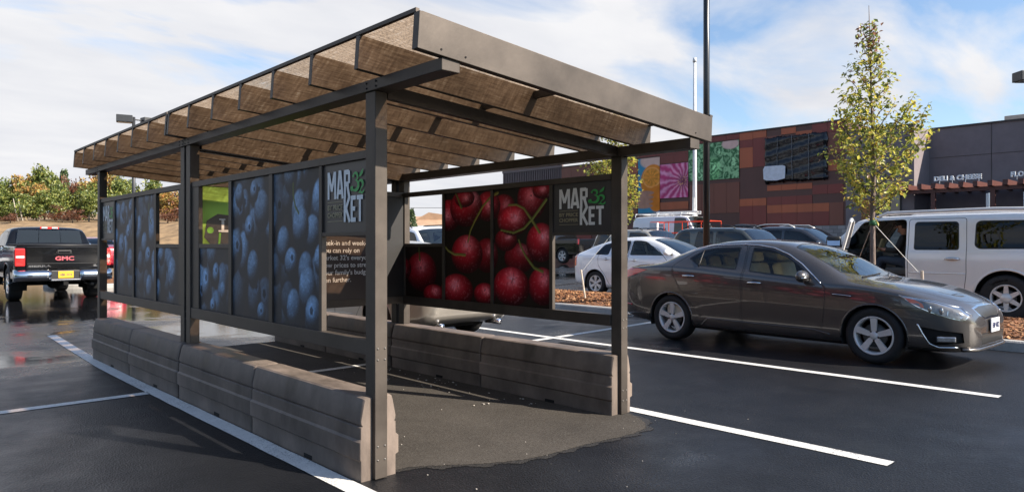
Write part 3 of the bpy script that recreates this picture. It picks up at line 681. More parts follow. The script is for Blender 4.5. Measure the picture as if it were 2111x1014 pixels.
for i, ln in enumerate(('Week-in and week-out', 'you can rely on', "Market 32's everyday", 'low prices to stretch', "your family's budget", 'even further.')):
    t = text_mesh(ln, .071, .001, .0008, 1.0)
    cut = {0: 'We', 1: 'yo', 2: 'Ma', 3: 'lo', 4: 'yo', 5: 'eve'}[i]; pre = text_mesh(cut, .071, .001, .0008, 1.0); w_ = max(p[0] for p in pre.v)
    part('lettering', place(t, (3.585 - w_, yp + .004, 1.367 - .0765 * i), (1, 0, 0), (0, 0, 1)), M_white, tp, recalc=False)
# ------------------------------------------------------------ plastic barriers
M_barr = mat('taupe_plastic', (0.150, 0.117, 0.096), 0.6, var=.5, vscale=7, rvar=.35, bump=.25, bscale=14, stretch=(1, .5, .35))
def barrier(xc, y0, y1, label, gap=.012):
    root = thing('barrier', label, 'barrier', (xc, (y0 + y1) / 2, 0), group='taupe barrier blocks under the shelter sides')
    prof = [(.126, .0), (.126, .118), (.139, .132), (.139, .232), (.127, .246), (.126, .314), (.114, .321), (.124, .332), (.126, .352), (.104, .455), (.096, .476), (.082, .484)]
    mb = MB(); mb.smooth = True; ly = (y1 - y0) / 2 - gap / 2
    st = [(-ly, .93), (-ly + .006, .965), (-ly + .022, .993), (-ly + .05, 1), (ly - .05, 1), (ly - .022, .993), (ly - .006, .965), (ly, .93)]
    ring = [(-x, z) for x, z in prof] + [(x, z) for x, z in reversed(prof)]; n = len(ring)
    for y, k in st:
        belt = .010 if abs(y) > ly - .03 else 0
        for x, z in ring:
            e = .012 * (1 if y > 0 else -1) if .125 < z < .24 and abs(y) > ly - .03 else 0
            mb.v.append((x * k, y + e, z if z < .4 else z - (1 - k) * .12))
    for j in range(len(st) - 1):
        for i in range(n): mb.face((j * n + i, j * n + (i + 1) % n, (j + 1) * n + (i + 1) % n, (j + 1) * n + i))
    mb.face(range(n - 1, -1, -1)); mb.face([(len(st) - 1) * n + i for i in range(n)])
    part('block', mb, M_barr, root, world=False, angle=28)
    for a_, b_ in ((-.1275, -.12), (.12, .1275)): part('fork_slot', MB().box(a_, b_, -.175, -.065, .004, .03), M_hole, root, world=False)
    return root
XB1, XB2 = 2.272, 4.565
for a, b, l in ((3.555, 5.07, 'taupe plastic barrier block at the front left corner of the shelter'), (5.07, 6.64, 'taupe barrier block second from the front on the left side'), (6.66, 8.16, 'taupe barrier block just behind the middle posts on the left side'), (8.16, 9.70, 'taupe barrier block at the far left end of the shelter')): barrier(XB1, a, b, l)
for a, b, l in ((3.555, 5.17, 'taupe barrier block at the front right corner by the parked sedan'), (5.17, 6.70, 'taupe barrier block in front of the silver car on the right side'), (6.72, 8.2, 'taupe barrier block beyond the partition on the right side'), (8.2, 9.70, 'taupe barrier block at the far right end of the shelter')): barrier(XB2, a, b, l)
# ------------------------------------------------------------ vehicle builder
M_tyre = mat('tyre_rubber', (0.012, 0.012, 0.013), 0.75, bump=.2, bscale=60)
M_blk = mat('black_plastic', (0.012, 0.012, 0.013), 0.5)
M_well = mat('wheel_well', (0.006, 0.006, 0.006), 0.95)
M_alloy = mat('silver_alloy', (0.66, 0.65, 0.64), 0.30, metal=0.25)
M_chrome = mat('chrome', (0.72, 0.72, 0.73), 0.12, metal=1.0)
M_disc = mat('brake_disc', (0.10, 0.095, 0.09), 0.45, metal=.6)
M_red = mat('red_lens', (0.42, 0.012, 0.016), 0.12, coat=1.0)
M_redx = mat('bright_red_lens', (0.62, 0.03, 0.03), 0.12, coat=1.0)
M_amber = mat('amber_reflector', (0.66, 0.10, 0.03), 0.15, coat=1.0)
M_lampin = mat('lamp_reflector', (0.34, 0.35, 0.37), 0.12, metal=.85, var=.55, vscale=16)
M_lampdk = mat('lamp_dark_bezel', (0.14, 0.145, 0.155), 0.12, coat=1.0, var=.5, vscale=14)
M_plate = mat('white_plate', (0.62, 0.63, 0.66), 0.45)
M_ink = mat('plate_ink', (0.02, 0.03, 0.10), 0.5)
M_glass = glass_mat('tinted_glass', (0.84, 0.91, 0.86), 0.0)
M_glassc = glass_mat('windscreen_glass', (0.74, 0.82, 0.78), 0.06)
M_glassd = glass_mat('dark_glass', (0.10, 0.12, 0.125), 0.01)
M_glassp = glass_mat('privacy_glass', (0.03, 0.035, 0.04), -0.005)
M_beige = mat('beige_leather', (0.62, 0.55, 0.42), 0.6)
M_greyint = mat('grey_trim', (0.10, 0.10, 0.10), 0.7)
M_darkint = mat('dark_trim', (0.02, 0.02, 0.021), 0.7)
M_mirror = mat('mirror_glass', (0.85, 0.88, 0.9), 0.03, metal=1.0)
def paint(name, col, metal=0.35, rough=0.28, var=.04): return mat(name, col, rough, metal=metal, coat=1.0, var=var, vscale=2.0)
NSEG = (2, 2, 3, 2, 3, 2, 5, 3, 4)
def section(S, x):
    zb, zs, zt = interp(S['bot'], x), interp(S['belt'], x), interp(S['top'], x); w, wr = interp(S['wid'], x), interp(S['roofw'], x)
    zs = min(zs, zt - .012); zb = min(zb, zs - .02); h = zt - zs; H = zs - zb; cr = min(S.get('crown', .06), .42 * h); wr = min(wr, w * .985)
    tk = S.get('tuck', .955)
    P = [(0, zb), (w * .82, zb), (w * tk, zb + min(.06, .2 * H)), (w * .99, zb + .42 * H), (w, zb + .74 * H), (w * .982, zs - min(.018, .1 * H)), (lerp(w, wr, .10) * .985, zs + min(.012, .12 * h)), (wr, zt - cr), (wr * .70, zt - cr * .28), (0, zt)]
    t = [0]
    for a, b in zip(P, P[1:]): t.append(t[-1] + max(.002, hypot(b[0] - a[0], b[1] - a[1])))
    ys, zs_ = [p[0] for p in P], [p[1] for p in P]; out = []
    for s, n in enumerate(NSEG):
        for k in range(n):
            q = lerp(t[s], t[s + 1], k / n); out.append((pchip(t, ys, q), pchip(t, zs_, q)))
    out.append(P[-1]); return out
SEGID = [s for s, n in enumerate(NSEG) for _ in range(n)]
def in_poly(poly, x, y):
    c = False; j = len(poly) - 1
    for i in range(len(poly)):
        if (poly[i][1] > y) != (poly[j][1] > y) and x < (poly[j][0] - poly[i][0]) * (y - poly[i][1]) / (poly[j][1] - poly[i][1]) + poly[i][0]: c = not c
        j = i
    return c
def ccw(p): return p if sum(a[0] * b[1] - b[0] * a[1] for a, b in zip(p, p[1:] + p[:1])) > 0 else p[::-1]
def rnd_poly(p, r, n=3):
    p = ccw(list(p)); out = []; m = len(p)
    for i in range(m):
        a, b, c = Vector(p[i - 1]), Vector(p[i]), Vector(p[(i + 1) % m]); d1, d2 = a - b, c - b; rr = min(r, d1.length * .45, d2.length * .45)
        s, e = b + d1.normalized() * rr, b + d2.normalized() * rr
        for k in range(n + 1):
            t = k / n; out.append(tuple(s * (1 - t) ** 2 + b * 2 * t * (1 - t) + e * t * t))
    return out
def off_poly(p, d):
    p = ccw(list(p)); out = []; m = len(p)
    for i in range(m):
        a, b, c = Vector(p[i - 1]), Vector(p[i]), Vector(p[(i + 1) % m]); n1 = (b - a).normalized(); n2 = (c - b).normalized()
        n = Vector((n1.y + n2.y, -n1.x - n2.x)); L_ = n.length
        if L_ < 1e-6: out.append(tuple(b)); continue
        n /= L_; k = max(.35, n.dot(Vector((n1.y, -n1.x)))); out.append(tuple(b + n * d / k))
    return out
AX = {'y': (0, 2), 'z': (0, 1), 'x': (1, 2)}
class Car:
    def __init__(s, S, root, paintm):
        s.S, s.root, s.paint = S, root, paintm; s.regions = []; s.holes = []
        x0, x1 = S['top'][0][0], S['top'][-1][0]; xs = set([x0, x1]); step = S.get('step', .07)
        n = int((x1 - x0) / step)
        for k in range(1, n): xs.add(lerp(x0, x1, k / n))
        for d in (.006, .02, .04, .065, .1, .14, .2): xs.add(x0 + d); xs.add(x1 - d)
        xs = sorted(xs); xs = [x for i, x in enumerate(xs) if i == 0 or x - xs[i - 1] > .003]
        bm = s.bm = bmesh.new(); lay = s.lay = bm.faces.layers.int.new('seg'); rows = []
        for x in xs:
            sec = section(S, x); L_ = [bm.verts.new((x, y, z)) for y, z in sec]; R_ = [L_[0]] + [bm.verts.new((x, -y, z)) for y, z in sec[1:-1]] + [L_[-1]]; rows.append((L_, R_))
        for (La, Ra), (Lb, Rb) in zip(rows, rows[1:]):
            for k, sg in enumerate(SEGID):
                f = bm.faces.new((La[k], La[k + 1], Lb[k + 1], Lb[k])); f[lay] = sg
                f = bm.faces.new((Ra[k], Rb[k], Rb[k + 1], Ra[k + 1])); f[lay] = sg
        for (L_, R_), sg in ((rows[0], 20), (rows[-1], 21)):
            m = len(L_) - 1
            for k in range(m):
                vs = [L_[k], R_[k], R_[k + 1], L_[k + 1]] if sg == 20 else [L_[k], L_[k + 1], R_[k + 1], R_[k]]; vs = list(dict.fromkeys(vs))
                if len(vs) > 2: f = bm.faces.new(vs); f[lay] = sg
        bm.normal_update(); s.tree = BVHTree.FromBMesh(bm)
    def sy(s, x, z, side=1):
        h = s.tree.ray_cast(Vector((x, 3 * side, z)), Vector((0, -side, 0))); return h[0].y if h[0] else side * interp(s.S['wid'], x)
    def sxf(s, y, z, front=True):
        d = 1 if front else -1; h = s.tree.ray_cast(Vector((20 * d, y, z)), Vector((-d, 0, 0))); return h[0].x if h[0] else (s.S['top'][-1][0] if front else s.S['top'][0][0])
    def sz(s, x, y):
        h = s.tree.ray_cast(Vector((x, y, 5)), Vector((0, 0, -1))); return h[0].z if h[0] else 1.0
    def _cut(s, poly, axis, pred):
        a, b = AX[axis]; lo = [min(p[i] for p in poly) for i in (0, 1)]; hi = [max(p[i] for p in poly) for i in (0, 1)]
        def bb(f):
            A = [v.co[a] for v in f.verts]; B = [v.co[b] for v in f.verts]; return min(A), max(A), min(B), max(B)
        cand = set()
        for f in s.bm.faces:
            if not pred(f, s): continue
            q = bb(f)
            if q[0] <= hi[0] and q[1] >= lo[0] and q[2] <= hi[1] and q[3] >= lo[1]: cand.add(f)
        m = len(poly)
        for i in range(m):
            p, q = Vector(poly[i]), Vector(poly[(i + 1) % m]); d = q - p
            if d.length < 1e-5: continue
            e = .004; l0, h0 = min(p.x, q.x) - e, max(p.x, q.x) + e; l1, h1 = min(p.y, q.y) - e, max(p.y, q.y) + e
            fs = []
            for f in cand:
                if not f.is_valid: continue
                r = bb(f)
                if r[0] <= h0 and r[1] >= l0 and r[2] <= h1 and r[3] >= l1: fs.append(f)
            if not fs: continue
            co = Vector((0, 0, 0)); co[a], co[b] = p; no = Vector((0, 0, 0)); no[a], no[b] = d.y, -d.x
            geom = list(set(fs) | {e_ for f in fs for e_ in f.edges} | {v for f in fs for v in f.verts})
            r = bmesh.ops.bisect_plane(s.bm, geom=geom, dist=1e-5, plane_co=co, plane_no=no)
            cand = {f for f in cand if f.is_valid} | {g_ for g_ in r['geom'] if isinstance(g_, bmesh.types.BMFace)}
    def region(s, name, poly, axis, pred, m, band=0.0, bandm=1, parent=None, split=True, rounded=0.0, push=0.0):
        poly = rnd_poly(poly, rounded) if rounded else ccw(list(poly)); inner = off_poly(poly, -band) if band else None
        s._cut(poly, axis, pred)
        if inner: s._cut(inner, axis, pred)
        s.regions.append(dict(name=name, poly=poly, inner=inner, axis=axis, pred=pred, m=m, bandm=bandm, parent=parent, split=split, push=push))
    def hole(s, c, r, pred, n=28):
        poly = [(c[0] + r * cos(2 * pi * k / n), c[1] + r * sin(2 * pi * k / n)) for k in range(n)]; s._cut(poly, 'y', pred); s.holes.append((poly, 'y', pred))
    def finish(s, mats, smooth=True):
        """mats: body material slots [paint, black, ...]"""
        out = {}; kill = []; body = {}
        for f in s.bm.faces:
            c = f.calc_center_median(); dead = False
            for poly, ax, pr in s.holes:
                a, b = AX[ax]
                if pr(f, s) and in_poly(poly, c[a], c[b]): dead = True; break
            if dead: kill.append(f); continue
            key = None
            for i in range(len(s.regions) - 1, -1, -1):
                R_ = s.regions[i]; a, b = AX[R_['axis']]
                if R_['pred'](f, s) and in_poly(R_['poly'], c[a], c[b]):
                    if R_['inner'] and not in_poly(R_['inner'], c[a], c[b]): key = ('band', R_['bandm'])
                    else: key = (i, (1 if c.y > 0 else -1) if R_['split'] else 0)
                    break
            out.setdefault(key, []).append(f)
        objs = {}
        def emit(name, groups, mats_, parent):
            me = bpy.data.meshes.new(name); b2 = bmesh.new(); vm = {}
            for fs, mi, push in groups:
                for f in fs:
                    vs = []
                    for v in f.verts:
                        if v not in vm:
                            co = v.co.copy()
                            if push: co -= v.normal * push
                            vm[v] = b2.verts.new(co)
                        vs.append(vm[v])
                    try: nf = b2.faces.new(vs); nf.material_index = mi; nf.smooth = smooth
                    except ValueError: pass
            b2.to_mesh(me); b2.free()
            for m in mats_: me.materials.append(m)
            try: me.set_sharp_from_angle(angle=radians(42))
            except Exception: pass
            o = bpy.data.objects.new(name, me); C.objects.link(o); o.parent = parent; return o
        g_ = [(out.get(None, []), 0, 0)] + [(fs, k[1], 0) for k, fs in out.items() if k and k[0] == 'band']
        objs['body'] = emit('body', g_, mats, s.root)
        order = sorted([k for k in out if k and k[0] != 'band'], key=lambda k: (s.regions[k[0]]['parent'] is not None, k[0]))
        for k in order:
            R_ = s.regions[k[0]]; par = s.root
            if R_['parent']: par = objs.get((R_['parent'], k[1])) or objs.get((R_['parent'], 0)) or s.root
            objs[(R_['name'], k[1])] = emit(R_['name'], [(out[k], 0, R_['push'])], [R_['m']], par)
        s.bm.free(); return objs
def side(lo, hi, cond=None):
    def f(fc, car):
        sg = fc[car.lay]; return lo <= sg <= hi and (cond is None or cond(fc))
    return f
def sidex(lo, hi, test): return side(lo, hi, lambda f: test(f.calc_center_median()))
P_SIDE = side(1, 6); P_GL = side(5, 7); P_TOP = side(6, 8); P_LOW = side(1, 5)
def front_pred(x): return lambda f, c: f.calc_center_median().x > x and (f.normal.x > .25 or f[c.lay] == 21)
def rear_pred(x): return lambda f, c: f.calc_center_median().x < x and (f.normal.x < -.25 or f[c.lay] == 20)
def sym(half): return [(x, y) for x, y in half] + [(x, -y) for x, y in reversed(half) if y > 1e-6]
def wheel(root, x, y, z, r, w, rim_r, spokes=5, s=1, sw=(.05, .075), style='spoke', rimm=None):
    """s: +1 the wheel's face looks to +y"""
    mb = MB(); mb.smooth = True
    mb.lathe([(.0, -.02 * s), (rim_r * .62, -.02 * s), (rim_r * .62, -.05 * s), (0, -.05 * s)], (x, y - .035 * s, z), 'y', 20)
    hub = part('wheel', mb, M_disc, root, world=False)
    mb = MB(); mb.smooth = True; b = rim_r
    prof = [(b - .012, -.02), (b + .012, -.004), (b + .03, .0), (lerp(b, r, .5), .008), (r - .03, .002), (r - .008, -.016), (r, -.035), (r, -w + .035), (r - .02, -w + .008), (b + .02, -w), (b - .012, -w + .02)]
    mb.lathe([(q, t * s) for q, t in prof], (x, y, z), 'y', 40); part('tyre', mb, M_tyre, hub, world=False)
    mb = MB(); mb.smooth = True
    mb.lathe([(q, t * s) for q, t in [(b - .004, -w + .03), (b - .03, -w * .6), (b - .03, -.05), (b - .022, -.018), (b - .004, -.006), (b + .003, -.012), (b - .004, -.03)]], (x, y, z), 'y', 40)
    mb.smooth = False
    ys = (-.012, -.045)
    for k in range(spokes):
        a = 2 * pi * k / spokes + pi / 2; d = Vector((cos(a), sin(a))); n = Vector((-d.y, d.x)); h0 = rim_r * .16; h1 = b - .022
        if style == 'twin':
            pl = []
            for o in (-1, 1):
                q = n * o * .026; e = n * o * .055; pl.append([d * h0 + q - n * sw[0] / 2, d * h1 + e - n * sw[0] / 2, d * h1 + e + n * sw[0] / 2, d * h0 + q + n * sw[0] / 2])
        else: pl = [[d * h0 - n * sw[0] / 2, d * h1 - n * sw[1] / 2, d * h1 + n * sw[1] / 2, d * h0 + n * sw[0] / 2]]
        for P in pl:
            vs = []
            for t, q in ((ys[0] - .012, P[0]), (ys[0], P[1]), (ys[0], P[2]), (ys[0] - .012, P[3]), (ys[1], P[0]), (ys[1], P[1]), (ys[1], P[2]), (ys[1], P[3])): vs.append((x + q.x, y + t * s, z + q.y))
            mb.add(vs, [(0, 1, 2, 3), (7, 6, 5, 4), (0, 4, 5, 1), (1, 5, 6, 2), (2, 6, 7, 3), (3, 7, 4, 0)])
    mb.smooth = True
    mb.lathe([(q, t * s) for q, t in [(0, -.012), (rim_r * .13, -.014), (rim_r * .2, -.022), (rim_r * .22, -.045)]], (x, y, z), 'y', 20)
    rm = part('rim', mb, rimm or M_alloy, hub, world=False)
    return hub
def arches(car, root, xs, zc, ra, depth=.34, m=None, lip=.012):
    for x in xs:
        car.hole((x, zc), ra, P_LOW)
    for x in xs:
        for s in (1, -1):
            mb = MB(); yo = abs(car.sy(x, zc + ra * .8, s)) - .015; n = 20; o = 0
            for t in (yo, yo - depth):
                for k in range(n + 1):
                    a = lerp(-.35, pi + .35, k / n); mb.v.append((x + ra * cos(a), s * t, zc + ra * sin(a)))
            for k in range(n): mb.face((k, k + 1, n + 2 + k, n + 1 + k))
            mb.face([n + 1 + k for k in range(n + 1)]); part('wheel_well', mb, M_well, root, world=False, recalc=False)
            pth = []
            for k in range(25):
                a = lerp(-.12, pi + .12, k / 24); px, pz = x + ra * cos(a), zc + ra * sin(a); pth.append((px, car.sy(px, max(pz, .2), s) - s * .004, pz))
            mb = MB(); mb.smooth = True; mb.tube(pth, lip, 6); part('arch_lip', mb, m or car.paint, root, world=False)
def seat(root, x, y, z, m, w=.48, hr=True, lean=.28):
    mb = MB(); mb.smooth = True
    mb.obox((x, y, z), (.5, w, .16))
    R3 = Matrix.Rotation(-lean, 3, 'Y'); mb.obox(Vector((x - .24, y, z + .06)) + R3 @ Vector((0, 0, .28)), (.15, w * .95, .60), R3)
    o = part('seat', mb, m, root, world=False, bevel=.045)
    if hr:
        mb = MB(); mb.obox(Vector((x - .22, y, z + .06)) + R3 @ Vector((0.02, 0, .70)), (.10, .26, .20), R3); part('headrest', mb, m, o, world=False, bevel=.04)
    return o
def mirror_part(root, x, y, z, s, m, big=1.0):
    mb = MB(); mb.smooth = True
    mb.ball((x, y + s * .13 * big, z), .075 * big, .125 * big, .075 * big, 16, 10)
    # flatten the back of the housing
    mb.v = [(max(v[0], x - .035 * big), v[1], v[2]) for v in mb.v]
    o = part('door_mirror', mb, m, root, world=False)
    mb = MB(); mb.tube([(x + .02, y - s * .03, z - .05), (x + .01, y + s * .07, z - .05)], [.03, .022], 8); part('mirror_arm', mb, M_blk, o, world=False)
    mb = MB(); mb.ball((x - .037 * big, y + s * .13 * big, z), .004, .10 * big, .058 * big, 14, 8); part('mirror_glass', mb, M_mirror, o, world=False, smooth=True)
    return o
def handle_part(car, parent, x, z, s, m, L_=.2):
    y = car.sy(x, z, s); mb = MB(); mb.smooth = True
    mb.tube([(x - L_ / 2, y - s * .004, z), (x - L_ * .42, y + s * .022, z + .004), (x, y + s * .03, z + .005), (x + L_ * .42, y + s * .022, z + .004), (x + L_ / 2, y - s * .004, z)], [.008, .012, .014, .012, .008], 8)
    o = part('door_handle', mb, m, parent, world=False)
    mb = MB(); mb.ball((x, y - s * .003, z), .06, .007, .038, 14, 8); part('handle_recess', mb, M_blk, o, world=False, smooth=True)
def strip_on(car, parent, name, pts, r, m, s, lift=.004, dense=6):
    """thin moulding that follows the body's side"""
    path = []
    for a, b in zip(pts, pts[1:]):
        for k in range(dense): path.append((lerp(a[0], b[0], k / dense), lerp(a[1], b[1], k / dense)))
    path.append(pts[-1]); mb = MB(); mb.smooth = True
    mb.tube([(x, car.sy(x, z, s) + s * lift, z) for x, z in path], r, 6); return part(name, mb, m, parent, world=False)
def plate(root, x, z, w, h, front, m, txt, inkm, y=0.0, tilt=0.0):
    d = 1 if front else -1; mb = MB(); mb.box(min(x, x + .012 * d), max(x, x + .012 * d), y - w / 2, y + w / 2, z - h / 2, z + h / 2)
    o = part('licence_plate', mb, m, root, world=False, bevel=.003)
    if txt:
        t = text_mesh(txt, h * .55, .0008, .0015); wd = max(p[0] for p in t.v); k = w * .8 / wd; t.v = [(p[0] * k - w * .4, p[1] - h * .2, p[2]) for p in t.v]
        place(t, (x + .014 * d, y, z), (0, d, 0), (0, 0, 1)); part('lettering', t, inkm, o, world=False, recalc=False)
    return o
# ------------------------------------------------------------ parked vehicles
SEDAN = dict(
 top=[(-1.06, .80), (-1.035, .95), (-.99, 1.04), (-.86, 1.072), (-.5, 1.105), (-.35, 1.135), (.0, 1.275), (.4, 1.395), (.8, 1.445), (1.1, 1.452), (1.5, 1.425), (1.75, 1.368), (2.1, 1.215), (2.42, 1.04), (2.6, .972), (2.9, .935), (3.2, .88), (3.45, .805), (3.6, .735), (3.69, .66), (3.735, .57), (3.75, .50)],
 belt=[(-1.06, .76), (-1.0, .92), (-.8, 1.0), (-.4, 1.045), (0, 1.062), (.43, 1.05), (1.02, 1.008), (1.7, .955), (2.2, .905), (2.6, .875), (3.0, .825), (3.3, .755), (3.55, .66), (3.7, .565), (3.75, .47)],
 wid=[(-1.06, .62), (-1.02, .70), (-.92, .79), (-.7, .86), (-.4, .895), (0, .91), (.8, .917), (2, .917), (2.8, .91), (3.15, .885), (3.4, .83), (3.56, .75), (3.67, .64), (3.73, .52), (3.75, .42)],
 roofw=[(-1.06, .45), (-.9, .64), (-.45, .68), (0, .645), (.4, .60), (1.0, .575), (1.5, .58), (1.75, .61), (2.1, .675), (2.45, .745), (2.7, .775), (3.0, .76), (3.3, .69), (3.5, .58), (3.65, .45), (3.75, .28)],
 bot=[(-1.06, .52), (-1.02, .38), (-.85, .28), (-.3, .215), (.4, .19), (2.4, .18), (3.0, .19), (3.5, .195), (3.68, .21), (3.735, .25), (3.75, .33)], crown=.055)
def stretch(S, fx=1.0, fz=1.0, fy=1.0):
    T = dict(S)
    for k in ('top', 'belt', 'bot'): T[k] = [(x * fx, z * fz) for x, z in S[k]]
    for k in ('wid', 'roofw'): T[k] = [(x * fx, y * fy) for x, y in S[k]]
    return T
def sedan(name, label, loc, rotz, pm, full=True, interior=M_beige, rim='spoke', group=None, lean=0):
    root = thing(name, label, 'car', loc, rotz, group)
    car = Car(dict(SEDAN, step=.06 if full else .1), root, pm)
    # doors first, then the panes that sit inside them
    D1 = [(.03, 1.085), (.03, .97), (.19, .715), (.44, .44), (.58, .275), (1.135, .262), (1.135, 1.03), (1.09, 1.372), (.55, 1.362), (.27, 1.275)]
    D2 = [(1.15, 1.03), (1.15, .262), (2.19, .258), (2.245, .55), (2.26, .865), (2.17, .925), (1.86, 1.17), (1.48, 1.325), (1.105, 1.372)]
    car.region('rear_door', D1, 'y', P_SIDE, pm, .009, 1, rounded=.05)
    car.region('front_door', D2, 'y', P_SIDE, pm, .009, 1, rounded=.05)
    g1 = [(.235, 1.18), (.42, 1.30), (.62, 1.335), (1.0, 1.345), (1.03, 1.035), (.44, 1.078)]; g2 = [(1.215, 1.018), (1.175, 1.345), (1.44, 1.315), (1.68, 1.228), (1.88, 1.115), (2.09, .945), (1.75, .972)]
    car.region('rear_window', g1, 'y', P_GL, M_glass, .018, 1, 'rear_door', rounded=.03)
    car.region('front_window', g2, 'y', P_GL, M_glass, .016, 1, 'front_door', rounded=.03)
    car.region('bonnet', sym([(2.66, .755), (2.9, .745), (3.2, .685), (3.42, .58), (3.56, .42), (3.62, .2), (3.63, 0)]) , 'z', P_TOP, pm, .008, 1, split=False)
    car.region('boot_lid', sym([(-.40, .60), (-.7, .62), (-.94, .6), (-.985, .3), (-.99, 0)]), 'z', P_TOP, pm, .008, 1, split=False)
    car.region('windscreen', sym([(2.34, .69), (2.45, .55), (2.55, .25), (2.57, 0), ])[::1] + [], 'z', P_TOP, M_glassc) if False else None
    ws = [(2.35, .685), (2.47, .5), (2.55, .25), (2.57, 0), (2.55, -.25), (2.47, -.5), (2.35, -.685), (2.05, -.635), (1.72, -.565), (1.665, -.3), (1.65, 0), (1.665, .3), (1.72, .565), (2.05, .635)]
    car.region('windscreen', ws, 'z', P_TOP, M_glassc, .02, 1, split=False, rounded=.03)
    rw = [(.33, .53), (.40, .25), (.41, 0), (.40, -.25), (.33, -.53), (-.1, -.60), (-.34, -.62), (-.37, -.3), (-.375, 0), (-.37, .3), (-.34, .62), (-.1, .60)]
    car.region('rear_screen', rw, 'z', P_TOP, M_glassd, .02, 1, split=False, rounded=.03)
    tl = [(-.40, 1.005), (-.62, 1.025), (-.9, 1.03), (-1.055, .98), (-1.055, .85), (-.85, .868), (-.6, .94)]
    car.region('tail_light', tl, 'y', side(3, 6), M_redx, .006, 1, rounded=.02)
    hl = [(3.08, .80), (3.4, .745), (3.60, .675), (3.685, .60), (3.655, .545), (3.45, .60), (3.25, .69)]
    car.region('headlight', hl, 'y', side(2, 7), M_lampdk, .007, 2, rounded=.02)
    if full:
        car.region('grille', [(-.40, .675), (-.2, .70), (.2, .70), (.40, .675), (.36, .60), (.22, .545), (0, .56), (-.22, .545), (-.36, .60)], 'x', front_pred(3.35), M_grid, .016, 2, split=False)
        car.region('lower_grille', [(-.42, .40), (.42, .40), (.38, .275), (-.38, .275)], 'x', front_pred(3.35), M_grid, .012, 1, split=False, rounded=.03)
        car.region('fog_recess', [(3.27, .49), (3.45, .455), (3.655, .43), (3.665, .30), (3.40, .262), (3.33, .33)], 'y', side(1, 5), M_well, .012, 0, rounded=.02, push=.02)
        car.region('fender_vent', [(2.31, .80), (2.62, .785), (2.54, .752), (2.34, .765)], 'y', side(2, 5), M_blk, rounded=.008)
    arches(car, root, (0, 2.795), .325, .365, m=pm)
    O = None
    for s in (1, -1):
        for x in (0, 2.795):
            yo = abs(car.sy(x, .62, s)) - .03; hub = wheel(root, x, s * yo, .327, .327, .215, .222, 5, s, (.055, .075), rim)
            if full:
                mb = MB()
                for k in range(5):
                    a = 2 * pi * (k + .5) / 5 + pi / 2; mb.cyl((x + .055 * cos(a), s * (yo - .02), .327 + .055 * sin(a)), (x + .055 * cos(a), s * (yo - .034), .327 + .055 * sin(a)), .012, n=8)
                part('wheel_nut', mb, M_disc, hub, world=False)
    for s in (1, -1):
        strip_on(car, root, 'chrome_trim', [(-.14, 1.195), (.05, 1.265), (.27, 1.325), (.55, 1.366), (1.03, 1.378), (1.25, 1.367), (1.48, 1.330), (1.7, 1.25), (1.9, 1.135), (2.08, .995), (2.19, .908)], .0085, M_chrome, s, .004)
        strip_on(car, root, 'side_crease', [(.50, .255), (.62, .36), (1.13, .352), (2.1, .34), (2.3, .30)], .010, pm, s, -.004)
    # lamp insides, mirrors, plates, exhaust
    if full:
        for s in (1, -1):
            for x, z, r in ((3.36, .668, .036), (3.46, .652, .040)):
                y = car.sy(x, z, s); mb = MB(); mb.ball((x + .012, y - s * .004, z), r * .55, .02, r, 14, 8); part('projector_lens', mb, M_lampin, root, world=False, smooth=True)
            mb = MB(); pts = [(3.52, .655), (3.60, .632), (3.645, .60), (3.63, .572), (3.52, .605)]
            mb.add([(x, car.sy(x, z, s) + s * .002, z) for x, z in pts], [(0, 1, 2, 3, 4)]); part('indicator_lens', mb, M_lampin, root, world=False, recalc=False)
            mb = MB(); pts = [(3.12, .786), (3.22, .768), (3.30, .725), (3.32, .678), (3.26, .694), (3.18, .735)]
            mb.add([(x, car.sy(x, z, s) + s * .002, z) for x, z in pts], [(0, 1, 2, 3, 4, 5)]); part('side_reflector', mb, M_amber, root, world=False, recalc=False)
            strip_on(car, root, 'headlight_trim', [(3.07, .805), (3.4, .752), (3.60, .682), (3.69, .60)], .006, M_chrome, s, .002)
            strip_on(car, root, 'fog_trim', [(3.255, .50), (3.30, .40), (3.36, .29), (3.44, .252), (3.6, .258)], .010, M_chrome, s, -.001)
            x, z = 3.50, .345; y = car.sy(x, z, s); mb = MB(); mb.obox((x + .005, y - s * .012, z), (.19, .05, .062), Matrix.Rotation(-s * .62, 3, 'Z')); part('fog_light', mb, M_lampin, root, world=False, bevel=.012)
            strip_on(car, root, 'vent_trim', [(2.34, .786), (2.45, .780), (2.56, .772)], .006, M_chrome, s, .003)
            strip_on(car, root, 'bumper_seam', [(2.99, .655), (3.1, .668), (3.3, .675)], .0035, M_blk, s, -.001)
            strip_on(car, root, 'rear_reflector', [(-.95, .47), (-.86, .475), (-.74, .47)], .016, M_red, s, -.006)
        pts = [(car.sxf(y, .262) + .006, y, .225 + .012 * abs(y)) for y in [k * .06 for k in range(-11, 12)]]
        mb = MB(); mb.smooth = True; mb.tube(pts, .022, 8); part('front_lip', mb, pm, root, world=False)
        plate(root, 3.765, .475, .31, .155, True, M_plate, 'EMP 4812', M_ink)
    else:
        plate(root, -1.085, .72, .31, .155, False, M_plate, None, M_ink)
    for s in (1, -1): mb = MB(); mb.smooth = True; mb.cyl((-.75, s * .52, .27), (-1.05, s * .52, .275), .04, .042, 14); part('exhaust_pipe', mb, M_chrome, root, world=False)
    part('underbody', MB().box(-.6, -.2, -.5, .5, .2, .26), M_well, root, world=False)
    for x in (0, 2.795): part('axle', MB().cyl((x, -.62, .3), (x, .62, .3), .04, n=8), M_well, root, world=False)
